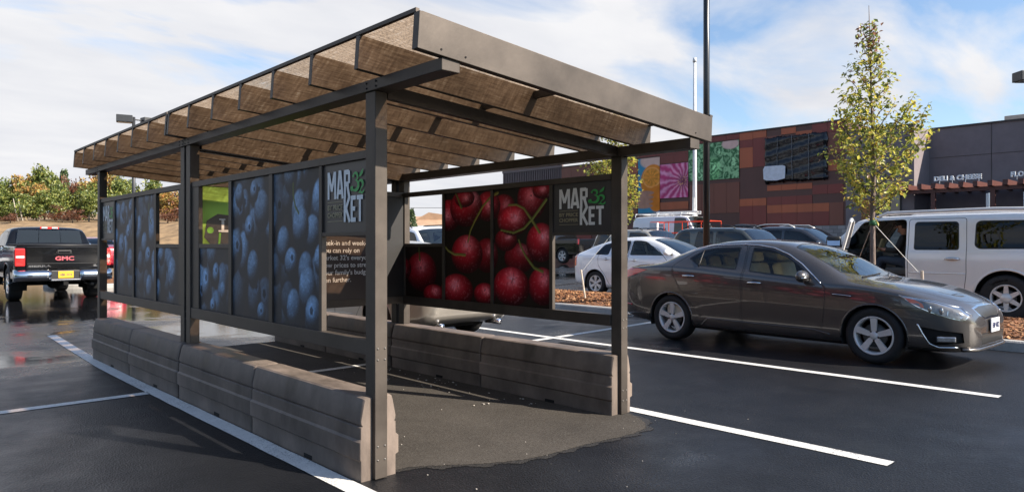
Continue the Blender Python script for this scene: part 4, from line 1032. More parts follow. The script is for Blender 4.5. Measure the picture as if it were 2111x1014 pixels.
    mb = MB(); mb.box(-.1, 2.6, -.78, .78, .2, .24).box(2.10, 2.55, -.74, .74, .3, .86).box(-.5, -.35, -.7, .7, .3, 1.0); part('cabin_floor', mb, M_darkint, root, world=False)
    mb = MB(); mb.smooth = True; mb.obox((2.23, 0, .88), (.5, 1.42, .12), Matrix.Rotation(.1, 3, 'Y')); dash = part('dashboard', mb, M_greyint, root, world=False, bevel=.04)
    mb = MB(); mb.smooth = True
    c = Vector((1.98, .38, .93)); mb.tube([c + Matrix.Rotation(-.45, 3, 'Y') @ Vector((0, .185 * cos(a), .185 * sin(a))) for a in [2 * pi * k / 24 for k in range(25)]], .014, 6); mb.tube([c, c + Vector((.25, 0, -.1))], .03, 8); part('steering_wheel', mb, M_darkint, root, world=False)
    for y in (.38, -.38): seat(root, 1.45, y, .50, interior)
    mb = MB(); mb.smooth = True; mb.obox((.55, 0, .50), (.5, 1.25, .16)).obox((.24, 0, .78), (.16, 1.25, .60), Matrix.Rotation(-.35, 3, 'Y'))
    o = part('rear_bench', mb, interior, root, world=False, bevel=.05)
    for y in (.40, 0, -.40):
        mb = MB(); mb.obox((.16, y, 1.12), (.1, .25, .17), Matrix.Rotation(-.3, 3, 'Y')); part('headrest', mb, interior, o, world=False, bevel=.04)
    if full:
        mb = MB(); mb.smooth = True; mb.add([(x, y, interp(SEDAN['top'], x) - .07 - .10 * (abs(y) / .52) ** 3) for x in (.1, .5, .9, 1.3, 1.65) for y in (-.52, -.3, 0, .3, .52)], [(5 * i + j, 5 * i + j + 1, 5 * i + j + 6, 5 * i + j + 5) for i in range(4) for j in range(4)]); part('headliner', mb, interior, root, world=False)
        for s in (1, -1): part('door_lining', MB().box(-.1, 2.1, s * .80 - .02, s * .80 + .02, .35, .92), interior, root, world=False)
    objs = car.finish([pm, M_blk, M_chrome])
    for s in (1, -1):
        fd, rd = objs.get(('front_door', s), root), objs.get(('rear_door', s), root)
        handle_part(car, rd, .32, .932, s, M_chrome); handle_part(car, fd, 1.33, .875, s, M_chrome)
        m_ = mirror_part(fd, 2.0, s * .845, .985, s, pm)
        if full:
            mb = MB(); mb.smooth = True; mb.tube([(2.055, s * .885, .975), (2.07, s * 1.0, .972), (2.045, s * 1.085, .968)], .006, 6); part('mirror_trim', mb, M_chrome, m_, world=False)
        strip_on(car, rd, 'window_divider', [(.455, 1.07), (.43, 1.30)], .009, M_blk, s, .002, 4) if full else None
    if full:
        mb = MB(); mb.box(2.485, 2.50, -.5, .02, .985, .995); mb = MB()
        for a, b in (((2.53, .05, .985), (2.43, .62, 1.0)), ((2.545, -.55, .985), (2.50, .1, 1.01))): mb.tube([a, b], .008, 6)
        part('wiper', mb, M_blk, root, world=False)
    return root, car
def grid_mat():
    m, nt, b, out = new_mat('dark_grille_mesh'); t = N(nt, 'ShaderNodeTexCoord'); mp = N(nt, 'ShaderNodeMapping'); mp.inputs['Rotation'].default_value = (radians(45), 0, 0); nt.links.new(t.outputs['Object'], mp.inputs[0])
    ck = N(nt, 'ShaderNodeTexBrick'); ck.offset = 0; ck.inputs['Scale'].default_value = 1; ck.inputs['Brick Width'].default_value = .026; ck.inputs['Row Height'].default_value = .026; ck.inputs['Mortar Size'].default_value = .003
    mp2 = N(nt, 'ShaderNodeCombineXYZ'); sp = N(nt, 'ShaderNodeSeparateXYZ'); nt.links.new(mp.outputs[0], sp.inputs[0]); nt.links.new(sp.outputs[1], mp2.inputs[0]); nt.links.new(sp.outputs[2], mp2.inputs[1]); nt.links.new(mp2.outputs[0], ck.inputs['Vector'])
    ck.inputs['Color1'].default_value = (.004, .004, .004, 1); ck.inputs['Color2'].default_value = (.006, .006, .006, 1); ck.inputs['Mortar'].default_value = (.09, .088, .085, 1)
    nt.links.new(ck.outputs[0], b.inputs['Base Color']); b.inputs['Roughness'].default_value = .3; return m
M_grid = grid_mat()
M_kia = paint('brown_metallic_paint', (0.094, 0.084, 0.078), .5, .24)
FACE = radians(-90)          # local +x forward -> world -y
BACK = radians(90)           # local +x forward -> world +y
kia, _ = sedan('parked_sedan', 'brown metallic sedan with alloy wheels and beige seats parked beside the shelter', (9.545, 5.83, 0), FACE - radians(1.7), M_kia)
M_silver = paint('silver_beige_paint', (0.36, 0.33, 0.29), .55, .28)
silver, _ = sedan('parked_sedan', 'silver beige sedan parked behind the right barriers, mostly hidden by the cherry panels', (6.30, 8.55, 0), BACK, M_silver, False, M_greyint, 'twin')
# ---------------- boxy and hatchback vehicles
def tall(wb, ro, fo, H, W, hood, belt, wsb, wst, rear=.12, bot=.28, nose=.34, roofin=.19, droop=.0, tuck=.975):
    """profile tables for SUVs and vans. wsb/wst: windscreen base / top x; rear: lean of the tailgate"""
    a, b = -ro, wb + fo; hw = W / 2
    return dict(
     top=[(a, belt - .12), (a + .012, belt), (a + .03 + rear * .15, belt + .12), (a + .05 + rear * .7, H - .16 - droop), (a + .09 + rear, H - .07 - droop), (a + .22 + rear, H - .02 - droop), ((a + wst) * .5, H), (wst - .35, H - .015), (wst, H - .06), (lerp(wst, wsb, .5), lerp(H - .06, hood + .06, .48)), (wsb, hood + .06), (wsb + .12, hood + .02), (lerp(wsb, b, .6), hood - .02), (b - .30, hood - .075), (b - .12, hood - .16), (b - .05, hood - .28), (b, hood - nose - .05)],
     belt=[(a, belt - .14), (a + .03, belt - .03), (a + .15, belt), (wst, belt), (wsb, belt - .03), (lerp(wsb, b, .6), hood - .09), (b - .25, hood - .17), (b - .08, hood - .30), (b, hood - nose - .12)],
     wid=[(a, hw * .80), (a + .015, hw * .88), (a + .06, hw * .95), (a + .18, hw * .99), (a + .5, hw), (wb, hw), (b - .35, hw * .97), (b - .16, hw * .88), (b - .06, hw * .76), (b, hw * .62)],
     roofw=[(a, hw * .70), (a + .12 + rear, hw - roofin - .02), (a + .6 + rear, hw - roofin), (wst - .1, hw - roofin), (lerp(wst, wsb, .5), hw - roofin * .75), (wsb, hw - roofin * .45), (lerp(wsb, b, .6), hw * .86), (b - .2, hw * .74), (b, hw * .45)],
     bot=[(a, bot + .22), (a + .05, bot + .1), (a + .35, bot), (b - .5, bot), (b - .1, bot + .02), (b - .02, bot + .1), (b, bot + .16)], crown=.07, tuck=tuck, step=.1)
def window_row(S, cuts, z0, up=.075, slant=0.0, last_slant=0.0):
    """panes between the given x limits, fitted under the roof edge"""
    out = []
    for i, (x0, x1, fl, fr) in enumerate(cuts):
        n = 4; topp = []
        for k in range(n + 1):
            x = lerp(x0 + fl, x1 - fr, k / n); zt = interp(S['top'], x); topp.append((x, max(z0 + .06, zt - S['crown'] - up + .02)))
        out.append([(x0, z0), *topp, (x1, z0)])
    return out
def suv(name, label, cat, loc, rotz, pm, S, panes, z0, wh, glass=None, doors=(), full=False, rails=True, group=None, wheel_kw=None, rear_glass=True, cladding=None, lamps=True, mirrors=True, plate_txt=None, front=True, windscreen=M_glassc, open_door=None, railm=None):
    root = thing(name, label, cat, loc, rotz, group); car = Car(S, root, pm); wb = wh[1]; r = wh[0]; ra = r + .055
    for d in doors: car.region(d[0], d[1], 'y', P_SIDE, pm, .010, 1, rounded=.05)
    gl = glass or M_glassd
    for i, (P, dn) in enumerate(zip(window_row(S, panes, z0), [None] * len(panes) if not doors else [d[0] for d in doors] + [None] * (len(panes) - len(doors)))):
        car.region('side_window', P, 'y', P_GL, gl if not isinstance(gl, (list, tuple)) else gl[i], .014, 1, dn, rounded=.05)
    # windscreen outlined from its base to its top in plan
    tb = S['ws']; hb, ht = interp(S['roofw'], tb[0]) - .05, interp(S['roofw'], tb[1]) - .03
    car.region('windscreen', [(tb[0] - .10, hb), (tb[0] + .02, hb * .5), (tb[0] + .04, 0), (tb[0] + .02, -hb * .5), (tb[0] - .10, -hb), (tb[1] + .05, -ht), (tb[1] + .01, -ht * .5), (tb[1], 0), (tb[1] + .01, ht * .5), (tb[1] + .05, ht)], 'z', P_TOP, windscreen, .016, 1, split=False, rounded=.03)
    xr, xf = S['top'][0][0], S['top'][-1][0]; W = interp(S['wid'], wb / 2)
    if rear_glass:
        zt = interp(S['top'], xr + .35) - .16; hw = interp(S['roofw'], xr + .5) - .05
        car.region('rear_screen', [(-hw, z0 + .02), (-hw * .96, zt), (hw * .96, zt), (hw, z0 + .02)], 'x', lambda f, c: f.calc_center_median().x < xr + .55 and (f.normal.x < -.3 or f[c.lay] == 20), M_glassd, .016, 1, split=False, rounded=.05)
    if lamps:
        hz = interp(S['top'], xf - .14)
        car.region('headlight', [(xf - .30, hz - .0), (xf - .06, hz - .10), (xf - .02, hz - .27), (xf - .14, hz - .24), (xf - .28, hz - .15)], 'y', side(2, 7), M_lampin, .006, 1, rounded=.02)
        bz = z0
        car.region('tail_light', [(xr - .02, bz + .02), (xr + S.get('tlw', .12), bz + .02), (xr + S.get('tlw', .12) * .8, bz - .30), (xr - .02, bz - .30)], 'y', side(1, 6), S.get('tlm', M_red), .006, 1, rounded=.02)
        if front: car.region('grille', [(-.42, hz - .12), (.42, hz - .12), (.38, hz - .34), (-.38, hz - .34)], 'x', front_pred(xf - .4), M_grid, .014, 2, split=False, rounded=.03)
    arches(car, root, (0, wb), r + .005, ra, m=cladding or pm, lip=.016 if cladding else .011)
    kw = dict(rim_r=r * .66, spokes=6, sw=(.055, .075)); kw.update(wheel_kw or {})
    for s in (1, -1):
        for x in (0, wb): wheel(root, x, s * (abs(car.sy(x, r + ra * .8, s)) - .02), r, r, .23, s=s, **kw)
    mb = MB(); mb.box(xr + .3, xf - .5, -W * .82, W * .82, S['bot'][2][1] + .02, S['bot'][2][1] + .06); part('cabin_floor', mb, M_darkint, root, world=False)
    if rails:
        for s in (1, -1):
            pts = []
            a, b = xr + .55, tb[1] - .18
            for k in range(9):
                x = lerp(a, b, k / 8); y = s * (interp(S['roofw'], x) - .03); pts.append((x, y, interp(S['top'], x) - .03 + (.075 if 0 < k < 8 else 0)))
            mb = MB(); mb.smooth = True; mb.tube(pts, .016, 6); part('roof_rail', mb, railm or M_blk, root, world=False)
    objs = car.finish([pm, M_blk, M_chrome])
    if mirrors:
        for s in (1, -1): mirror_part(root, tb[0] - .38, s * (interp(S['wid'], tb[0] - .38) - .06), z0 + .08, s, pm, 1.1)
    if plate_txt is not None: plate(root, xr - .012, .72, .31, .155, False, M_plate, plate_txt or None, M_ink)
    return root, car, objs
def at(x, y): return (x, y, ground_z(x, y))
M_pwhite = paint('pearl_white_paint', (0.80, 0.82, 0.85), .1, .25)
# white hatchback beyond the planted island: a fastback profile
HATCH = dict(
 top=[(-.86, .95), (-.84, 1.04), (-.78, 1.105), (-.5, 1.20), (-.1, 1.325), (.4, 1.44), (.9, 1.495), (1.25, 1.50), (1.6, 1.455), (1.9, 1.37), (2.3, 1.20), (2.75, .99), (2.95, .935), (3.2, .87), (3.4, .77), (3.5, .66), (3.56, .52), (3.58, .44)],
 belt=[(-.86, .80), (-.8, .98), (-.4, 1.02), (.2, 1.03), (1.0, 1.0), (1.8, .955), (2.4, .91), (2.8, .86), (3.15, .78), (3.4, .64), (3.58, .42)],
 wid=[(-.86, .60), (-.83, .70), (-.72, .80), (-.4, .865), (.2, .873), (2.6, .873), (3.0, .845), (3.3, .75), (3.45, .64), (3.55, .48), (3.58, .34)],
 roofw=[(-.86, .45), (-.7, .60), (-.3, .60), (.4, .565), (1.2, .56), (1.6, .57), (2.1, .64), (2.7, .72), (3.0, .70), (3.3, .56), (3.58, .25)],
 bot=[(-.86, .42), (-.78, .30), (-.4, .22), (0, .19), (2.7, .18), (3.3, .19), (3.5, .24), (3.58, .32)], crown=.055, step=.09, ws=(2.70, 1.62), tuck=.96, tlw=.22, tlm=M_redx)
D1 = [(.10, 1.02), (.12, .80), (.36, .50), (.50, .27), (1.05, .26), (1.06, 1.0), (1.04, 1.40), (.6, 1.38), (.25, 1.24)]; D2 = [(1.075, 1.0), (1.065, .26), (2.22, .26), (2.30, .55), (2.30, .90), (1.9, 1.22), (1.5, 1.38), (1.055, 1.40)]
prius, pc, po = suv('parked_hatchback', 'pearl white hatchback parked behind the bark island', 'car', at(15.13, 12.0), FACE, M_pwhite, stretch(HATCH, 1.0, 1.03, 1.0), [(.52, 1.03, .02, .0), (1.10, 2.12, .0, .62), (-.02, .44, .20, .0)], 1.065, (.318, 2.70), glass=M_glass, doors=[('rear_door', D1), ('front_door', D2)], rails=False, rear_glass=False, plate_txt='', wheel_kw=dict(spokes=6, sw=(.05, .085)))
for s in (1, -1): handle_part(pc, prius, .38, .95, s, M_pwhite, .19); handle_part(pc, prius, 1.28, .93, s, M_pwhite, .19)
for y in (.36, -.36): seat(prius, 1.42, y, .55, M_greyint)
mb = MB(); mb.smooth = True; mb.obox((.42, 0, .55), (.5, 1.2, .16)).obox((.16, 0, .84), (.16, 1.2, .60), Matrix.Rotation(-.35, 3, 'Y')); part('rear_bench', mb, M_greyint, prius, world=False, bevel=.05)
mb = MB(); mb.ball((.0, 0, 1.42), .05, .012, .03); mb.tube([(.0, 0, 1.41), (-.16, 0, 1.58)], .004, 5); part('antenna', mb, M_blk, prius, world=False)
# dark grey-green boxy SUV
M_dgrey = paint('dark_green_grey_paint', (0.055, 0.062, 0.058), .4, .3)
S = tall(2.70, .95, .9, 1.74, 1.82, 1.02, 1.07, 2.15, 1.42, rear=.30, roofin=.16); S['ws'] = (2.15, 1.42)
suv('parked_suv', 'dark green grey boxy sport utility vehicle behind the black lamp pole', 'car', at(18.3, 11.05), FACE, M_dgrey, S, [(.02, .62, .10, .0), (.70, 1.90, .0, .42), (-.82, -.08, .26, .06)], 1.14, (.35, 2.70), glass=M_glassd, rails=True, plate_txt='', rear_glass=True)
# dark crossover with pale roof rails
M_dblue = paint('dark_slate_paint', (0.040, 0.043, 0.050), .5, .25)
S = tall(2.75, .95, .95, 1.72, 1.84, 1.02, 1.06, 2.28, 1.25, rear=.55, roofin=.21, droop=.05); S['ws'] = (2.28, 1.25)
xo, _, _ = suv('parked_crossover', 'dark slate crossover with pale roof rails between the grey SUV and the open white SUV', 'car', at(20.9, 10.45), FACE, M_dblue, S, [(.0, .72, .12, .0), (.80, 2.02, .0, .72), (-.70, -.08, .34, .05)], 1.10, (.35, 2.75), glass=M_glassd, rails=True, railm=M_alloy, plate_txt='')
# sand coloured SUV behind the white hatchback
M_sand = paint('sand_beige_paint', (0.36, 0.34, 0.29), .3, .3)
S = tall(2.87, 1.0, .85, 1.72, 1.86, 1.02, 1.06, 2.20, 1.50, rear=.22, roofin=.17); S['ws'] = (2.20, 1.50)
suv('parked_suv', 'sand beige sport utility vehicle with black roof rack behind the white hatchback', 'car', at(21.3, 16.4), FACE, M_sand, S, [(.06, .70, .06, .0), (.80, 1.88, .0, .36), (-.86, -.06, .18, .05)], 1.11, (.36, 2.87), glass=M_glassd, rails=True, plate_txt='')
# white work van with ladder rack, further off
M_vanw = paint('van_white_paint', (0.82, 0.84, 0.86), .0, .3)
S = tall(3.2, 1.05, .85, 2.34, 2.0, 1.10, 1.22, 3.10, 2.30, rear=.12, roofin=.15, bot=.34); S['ws'] = (3.10, 2.30)
van, vc, _ = suv('work_van', 'white work van with aluminium ladder rack and blue lettering near the store wall', 'van', at(30.6, 21.5), FACE, M_vanw, S, [(1.62, 2.72, .02, .46)], 1.30, (.36, 3.2), glass=M_glassd, rails=False, rear_glass=True)
mb = MB(); mb.smooth = False
for s in (1, -1):
    mb = MB(); mb.tube([(-.9, s * .6, 2.44), (2.2, s * .6, 2.44)], .03, 6); part('rack_rail', mb, M_alloy, van, world=False)
for x in (-.85, .5, 1.9):
    mb = MB(); mb.tube([(x, -.75, 2.28), (x, -.72, 2.44), (x, .72, 2.44), (x, .75, 2.28)], .025, 6); part('rack_bar', mb, M_alloy, van, world=False)
mb = MB()
for y in (-.35, -.05): mb.tube([(.2, y, 2.51), (2.6, y, 2.49)], .035, 6)
for k in range(8): mb.tube([(.4 + .3 * k, -.35, 2.505 - .002 * k), (.4 + .3 * k, -.05, 2.505 - .002 * k)], .02, 5)
part('ladder', mb, M_alloy, van, world=False)
M_vblue = mat('van_blue_vinyl', (0.02, 0.16, 0.33), .4); M_vred = mat('van_dark_vinyl', (0.12, 0.06, 0.07), .4)
for txt, sz, x0, z, m_, b_ in (('GLASS', .40, -.02, 1.42, M_vblue, .02), ('JUST CO.', .15, .42, 1.78, M_vred, .004)):
    t = text_mesh(txt, sz, .002, b_, 1.05); yv = vc.S['wid'][4][1]
    place(t, (x0, -(yv * .992), z), (1, 0, 0), (0, .12, 1)); part('lettering', t, m_, van, world=False, recalc=False)
# dark pickup peeking over, and the black one seen through the right-hand panel
def pickup_tables(wb, ro, fo, H, W, hood, belt, wsb, wst, cabx, rail, bot=.42):
    a, b = -ro, wb + fo; hw = W / 2
    return dict(top=[(a, rail - .02), (a + .02, rail), (cabx - .06, rail + .01), (cabx - .015, rail + .10), (cabx + .02, H - .22), (cabx + .10, H - .08), (cabx + .3, H - .01), ((cabx + wst) / 2, H), (wst, H - .07), (lerp(wst, wsb, .5), lerp(H - .07, hood + .05, .48)), (wsb, hood + .05), (wsb + .15, hood + .02), (b - .3, hood - .03), (b - .1, hood - .10), (b - .04, hood - .25), (b, hood - .4)],
     belt=[(a, rail - .06), (a + .03, rail - .035), (cabx - .1, rail - .03), (cabx + .1, belt), (wst, belt), (wsb, belt - .02), (b - .35, hood - .1), (b - .1, hood - .22), (b, hood - .5)],
     wid=[(a, hw * .955), (a + .02, hw * .98), (a + .12, hw), (b - .35, hw), (b - .15, hw * .94), (b - .05, hw * .86), (b, hw * .78)],
     roofw=[(a, hw * .93), (cabx - .1, hw * .93), (cabx + .1, hw - .22), (wst, hw - .21), (wsb, hw - .11), (b - .3, hw * .87), (b, hw * .7)],
     bot=[(a, bot + .02), (a + .1, bot), (b - .6, bot), (b - .1, bot - .02), (b, bot + .1)], crown=.07, tuck=.975, step=.1, ws=(wsb, wst))
def pickup(name, label, loc, rotz, pm, S, wb, r, cabx, z0, panes, **kw):
    return suv(name, label, 'pickup truck', loc, rotz, pm, S, panes, z0, (r, wb), rails=False, rear_glass=False, **kw)
M_black = mat('black_gloss_paint', (0.005, 0.0052, 0.006), .12, coat=.35, var=.04, spec=.35)
M_dk2 = paint('charcoal_paint', (0.045, 0.045, 0.05), .4, .3)
S = pickup_tables(3.4, 1.15, .95, 1.86, 1.95, 1.12, 1.22, 2.55, 1.75, .62, 1.25)
pickup('pickup_truck', 'charcoal pickup cab showing above the dark cars by the store wall', at(32.5, 18.6), FACE, M_dk2, S, 3.4, .39, .62, 1.27, [(.78, 1.36, .03, .0), (1.44, 2.35, .0, .40)], lamps=True)
pickup('pickup_truck', 'black pickup truck seen under the logo panel on the right', at(27.6, 24.6), BACK, M_black, S, 3.4, .39, .62, 1.27, [(.78, 1.36, .03, .0), (1.44, 2.35, .0, .40)], lamps=True)
# white SUV seen through the open window of the cherry side
M_vw2 = paint('white_suv_paint', (0.80, 0.82, 0.86), .05, .28)
S = tall(2.8, .95, .9, 1.84, 1.86, 1.12, 1.16, 2.2, 1.5, rear=.2, roofin=.17); S['ws'] = (2.2, 1.5)
ws_, wc_, _ = suv('parked_suv', 'white sport utility vehicle seen through the open window beside the cherries', 'car', (10.55, 15.25, 0.0), FACE, M_vw2, S, [(.06, .72, .06, .0), (.80, 1.88, .0, .36), (-.84, -.06, .16, .05)], 1.20, (.36, 2.8), glass=M_glassd, rails=True, plate_txt='')
# ---------------- white SUV with its driver's door open, at the right edge
M_esc = paint('white_diamond_paint', (0.82, 0.80, 0.77), .05, .24)
S = tall(3.30, 1.28, 1.05, 1.905, 2.01, 1.22, 1.20, 3.10, 2.44, rear=.16, roofin=.17, bot=.40); S['ws'] = (3.10, 2.44); S['step'] = .08
fdoor = [(1.57, 1.22), (1.57, .46), (2.50, .46), (2.68, .66), (2.72, .98), (2.72, 1.26), (2.36, 1.77), (1.58, 1.80)]
rdoor = [(.58, 1.22), (.58, .80), (.62, .46), (1.54, .46), (1.54, 1.22), (1.54, 1.80), (.60, 1.80)]
root = thing('open_door_suv', 'large white sport utility vehicle with its driver door swung open and tinted rear windows', 'car', (15.42, 3.0, ground_z(15.4, 3)), BACK)
car = Car(S, root, M_esc)
car.region('front_door', fdoor, 'y', lambda f, c: 1 <= f[c.lay] <= 6 and f.calc_center_median().y < 0, M_esc, .010, 1, rounded=.06)
car.region('rear_door', rdoor, 'y', P_SIDE, M_esc, .010, 1, rounded=.05)
car._cut(rnd_poly(fdoor, .08), 'y', lambda f, c: 1 <= f[c.lay] <= 6 and f.calc_center_median().y > 0)
car.holes.append((rnd_poly(fdoor, .08), 'y', lambda f, c: 1 <= f[c.lay] <= 6 and f.calc_center_median().y > 0))
car.region('side_window', [(.70, 1.22), (.72, 1.70), (.76, 1.74), (1.40, 1.745), (1.44, 1.71), (1.44, 1.22)], 'y', P_GL, M_glassp, .018, 1, 'rear_door', rounded=.05)
car.region('quarter_window', [(-.92, 1.25), (-.86, 1.70), (-.78, 1.735), (.40, 1.745), (.46, 1.70), (.47, 1.30), (.40, 1.24)], 'y', P_GL, M_glassp, .018, 1, rounded=.05)
car.region('side_window', [(1.64, 1.24), (1.64, 1.74), (2.30, 1.74), (2.62, 1.28), (2.54, 1.24)], 'y', lambda f, c: 5 <= f[c.lay] <= 7 and f.calc_center_median().y < 0, M_glass, .016, 1, 'front_door', rounded=.04)
hb, ht = interp(S['roofw'], 3.10) - .05, interp(S['roofw'], 2.44) - .03
car.region('windscreen', [(3.00, hb), (3.12, hb * .5), (3.14, 0), (3.12, -hb * .5), (3.00, -hb), (2.49, -ht), (2.45, -ht * .5), (2.44, 0), (2.45, ht * .5), (2.49, ht)], 'z', P_TOP, M_glassc, .016, 1, split=False, rounded=.03)
car.region('rear_screen', [(-.66, 1.24), (-.62, 1.72), (.62, 1.72), (.66, 1.24)], 'x', lambda f, c: f.calc_center_median().x < -.7 and (f.normal.x < -.3 or f[c.lay] == 20), M_glassp, .016, 1, split=False, rounded=.05)
car.region('headlight', [(3.95, 1.10), (4.20, 1.0), (4.22, .82), (4.0, .84)], 'y', side(2, 7), M_lampin, .006, 1, rounded=.02)
car.region('tail_light', [(-1.30, 1.55), (-1.20, 1.55), (-1.17, .95), (-1.30, .95)], 'y', side(1, 6), M_red, .006, 1, rounded=.02)
arches(car, root, (0, 3.30), .405, .485, m=M_esc, lip=.02)
for s in (1, -1):
    for x in (0, 3.30):
        yo = abs(car.sy(x, .85, s)) - .015; hub = wheel(root, x, s * yo, .40, .40, .27, .235, 6, s, (.09, .055), rimm=M_alloy)
        mb = MB(); mb.smooth = True; mb.lathe([(0, .004 * s), (.07, .002 * s), (.085, -.012 * s), (.085, -.03 * s)], (x, s * yo, .40), 'y', 20); part('hub_cap', mb, M_alloy, hub, world=False)
        if s == 1 and x == 0:
            mb = MB()
            txt = text_mesh('VALERA HT', .05, .001, .001)
            for v in txt.v:
                a = pi * .5 + .75 - v[0] / .30; q = .285 + v[1]; mb.v.append((x - q * cos(a), s * (yo + .0085), .40 + q * sin(a)))
            mb.f = txt.f; mb.mi = txt.mi; mb.sm = txt.sm
            part('lettering', mb, M_white, hub, world=False, recalc=False)
for s in (1, -1):
    pts = [(-.9, s * .76, 1.855), (-.8, s * .76, 1.915), (.2, s * .76, 1.945), (1.95, s * .77, 1.925), (2.15, s * .78, 1.85)]
    mb = MB(); mb.smooth = True; mb.tube(pts, [.03, .035, .035, .035, .03], 8); part('roof_rail', mb, M_alloy, root, world=False)
mb = MB(); mb.box(-1.0, 3.3, -.86, .86, .44, .50); part('cabin_floor', mb, M_darkint, root, world=False)
mb = MB(); mb.box(1.52, 2.74, .84, .975, .40, .50); part('door_sill', mb, M_greyint, root, world=False, bevel=.02)
mb = MB(); mb.box(1.50, 1.56, .70, .93, .5, 1.25); part('door_pillar', mb, M_greyint, root, world=False, bevel=.015)
mb = MB(); mb.smooth = True; mb.obox((2.84, 0, 1.05), (.55, 1.62, .34)); part('dashboard', mb, M_darkint, root, world=False, bevel=.06)
for y in (.42, -.42): seat(root, 1.80, y, .80, M_greyint, .52, True, .22)
mb = MB(); mb.smooth = True; mb.obox((.75, 0, .80), (.5, 1.5, .18)).obox((.45, 0, 1.12), (.16, 1.5, .62), Matrix.Rotation(-.25, 3, 'Y')); part('rear_bench', mb, M_greyint, root, world=False, bevel=.05)
mb = MB(); mb.smooth = True; c = Vector((2.44, .42, 1.16)); R3 = Matrix.Rotation(-.5, 3, 'Y')
mb.tube([c + R3 @ Vector((0, .19 * cos(a), .19 * sin(a))) for a in [2 * pi * k / 24 for k in range(25)]], .016, 6); mb.tube([c, c + Vector((.3, 0, -.14))], .03, 8)
for a in (0, pi, 1.5 * pi): mb.tube([c, c + R3 @ Vector((0, .18 * cos(a), .18 * sin(a)))], .014, 6)
part('steering_wheel', mb, M_darkint, root, world=False)
objs = car.finish([M_esc, M_blk, M_chrome])
for s in (1, -1):
    rd = objs.get(('rear_door', s), root); y = car.sy(.80, 1.06, s); mb = MB(); mb.smooth = True
    mb.tube([(.68, y, 1.06), (.74, y + s * .035, 1.065), (.86, y + s * .035, 1.065), (.92, y, 1.06)], [.014, .018, .018, .014], 8); h = part('door_handle', mb, M_chrome, rd, world=False)
    mb = MB(); mb.ball((.80, y - s * .002, 1.06), .115, .008, .045, 16, 8); part('handle_recess', mb, M_alloy, rd, world=False, smooth=True)
    strip_on(car, root, 'body_moulding', [(.60, .80), (1.52, .80)], .012, M_esc, s, .0)
mirror_part(root, 2.72, -.97, 1.30, -1, M_esc, 1.3)
# the open door: shell, window frame, inner trim, mirror; hinged at its front edge
hinge = Vector((2.70, .955, 0)); ang = radians(72)
def swing(p): 
    q = Vector((p[0] - 2.70, p[1], 0)); a = -ang
    return (hinge.x + q.x * cos(a) - q.y * sin(a), hinge.y + q.x * sin(a) + q.y * cos(a), p[2])
def door_mb(polyo, holes, t0, t1):
    mb = MB(); n = len(polyo)
    for t in (t0, t1):
        for x, z in polyo: mb.v.append(swing((x, t - max(0, z - 1.2) * .26, z)))
    if not holes:
        mb.face(range(n)); mb.face(range(2 * n - 1, n - 1, -1))
    for i in range(n): mb.face((i, n + i, n + (i + 1) % n, (i + 1) % n))
    return mb
low = rnd_poly([(1.58, .48), (2.48, .48), (2.66, .68), (2.70, 1.22), (1.58, 1.22)], .06)
dr = part('open_door', door_mb(low, False, .0, -.07), M_esc, root, world=False, bevel=.008)
part('door_trim', door_mb(off_poly(low, -.05), False, -.071, -.10), M_greyint, dr, world=False, bevel=.01)
fr = [(1.60, 1.22), (1.60, 1.74), (1.64, 1.785), (2.34, 1.77), (2.66, 1.26)]
mb = MB(); mb.tube([swing((x, -.035 - max(0, z - 1.2) * .26, z)) for x, z in fr], .030, 8); part('window_frame', mb, M_esc, dr, world=False)
mb = MB(); mb.v = [swing((x, -.035 - max(0, z - 1.2) * .26, z)) for x, z in fr]; mb.face(range(5)); part('door_window', mb, M_glass, dr, world=False, recalc=False)
R3 = Matrix.Rotation(-ang, 3, 'Z'); mb = MB(); mb.smooth = True; mb.obox(swing((2.54, .18, 1.38)), (.12, .27, .22), R3); mi_ = part('door_mirror', mb, M_blk, dr, world=False, bevel=.04)
mb = MB(); mb.obox(swing((2.473, .18, 1.38)), (.006, .23, .18), R3 @ Matrix.Rotation(radians(30), 3, 'Y')); part('mirror_glass', mb, M_mirror, mi_, world=False, bevel=.002)
mb = MB(); mb.tube([swing((2.54, .0, 1.28)), swing((2.54, .12, 1.31))], .03, 8); part('mirror_arm', mb, M_blk, mi_, world=False)
ESC_ROOT = root
# ---------------- black pickup on the left, seen from behind
H = 1.86; S = pickup_tables(3.65, 1.22, .98, H, 2.03, 1.18, 1.26, 2.70, 1.95, .55, 1.36, .50); S['step'] = .08
GX = 3.84; gm = thing('pickup_truck', 'black gloss pickup truck seen from behind with chrome bumper and yellow plate', 'pickup truck', (GX, 21.3, 0), BACK)
car = Car(S, gm, M_black)
for P, nm in (((.72, 1.38, .04, .0), 'side_window'), ((1.46, 2.48, .0, .42), 'side_window')):
    car.region(nm, window_row(S, [P], 1.30)[0], 'y', P_GL, M_glassd, .014, 1, rounded=.05)
hb, ht = interp(S['roofw'], 2.70) - .05, interp(S['roofw'], 1.95) - .03
car.region('windscreen', [(2.60, hb), (2.74, 0), (2.60, -hb), (2.0, -ht), (1.95, 0), (2.0, ht)], 'z', P_TOP, M_glassd, .016, 1, split=False, rounded=.03)
arches(car, gm, (0, 3.65), .42, .50, m=M_black, lip=.018)
for s in (1, -1):
    for x in (0, 3.65): wheel(gm, x, s * .985, .41, .41, .28, .25, 6, s, (.07, .09), rimm=M_chrome)
xr = -1.22
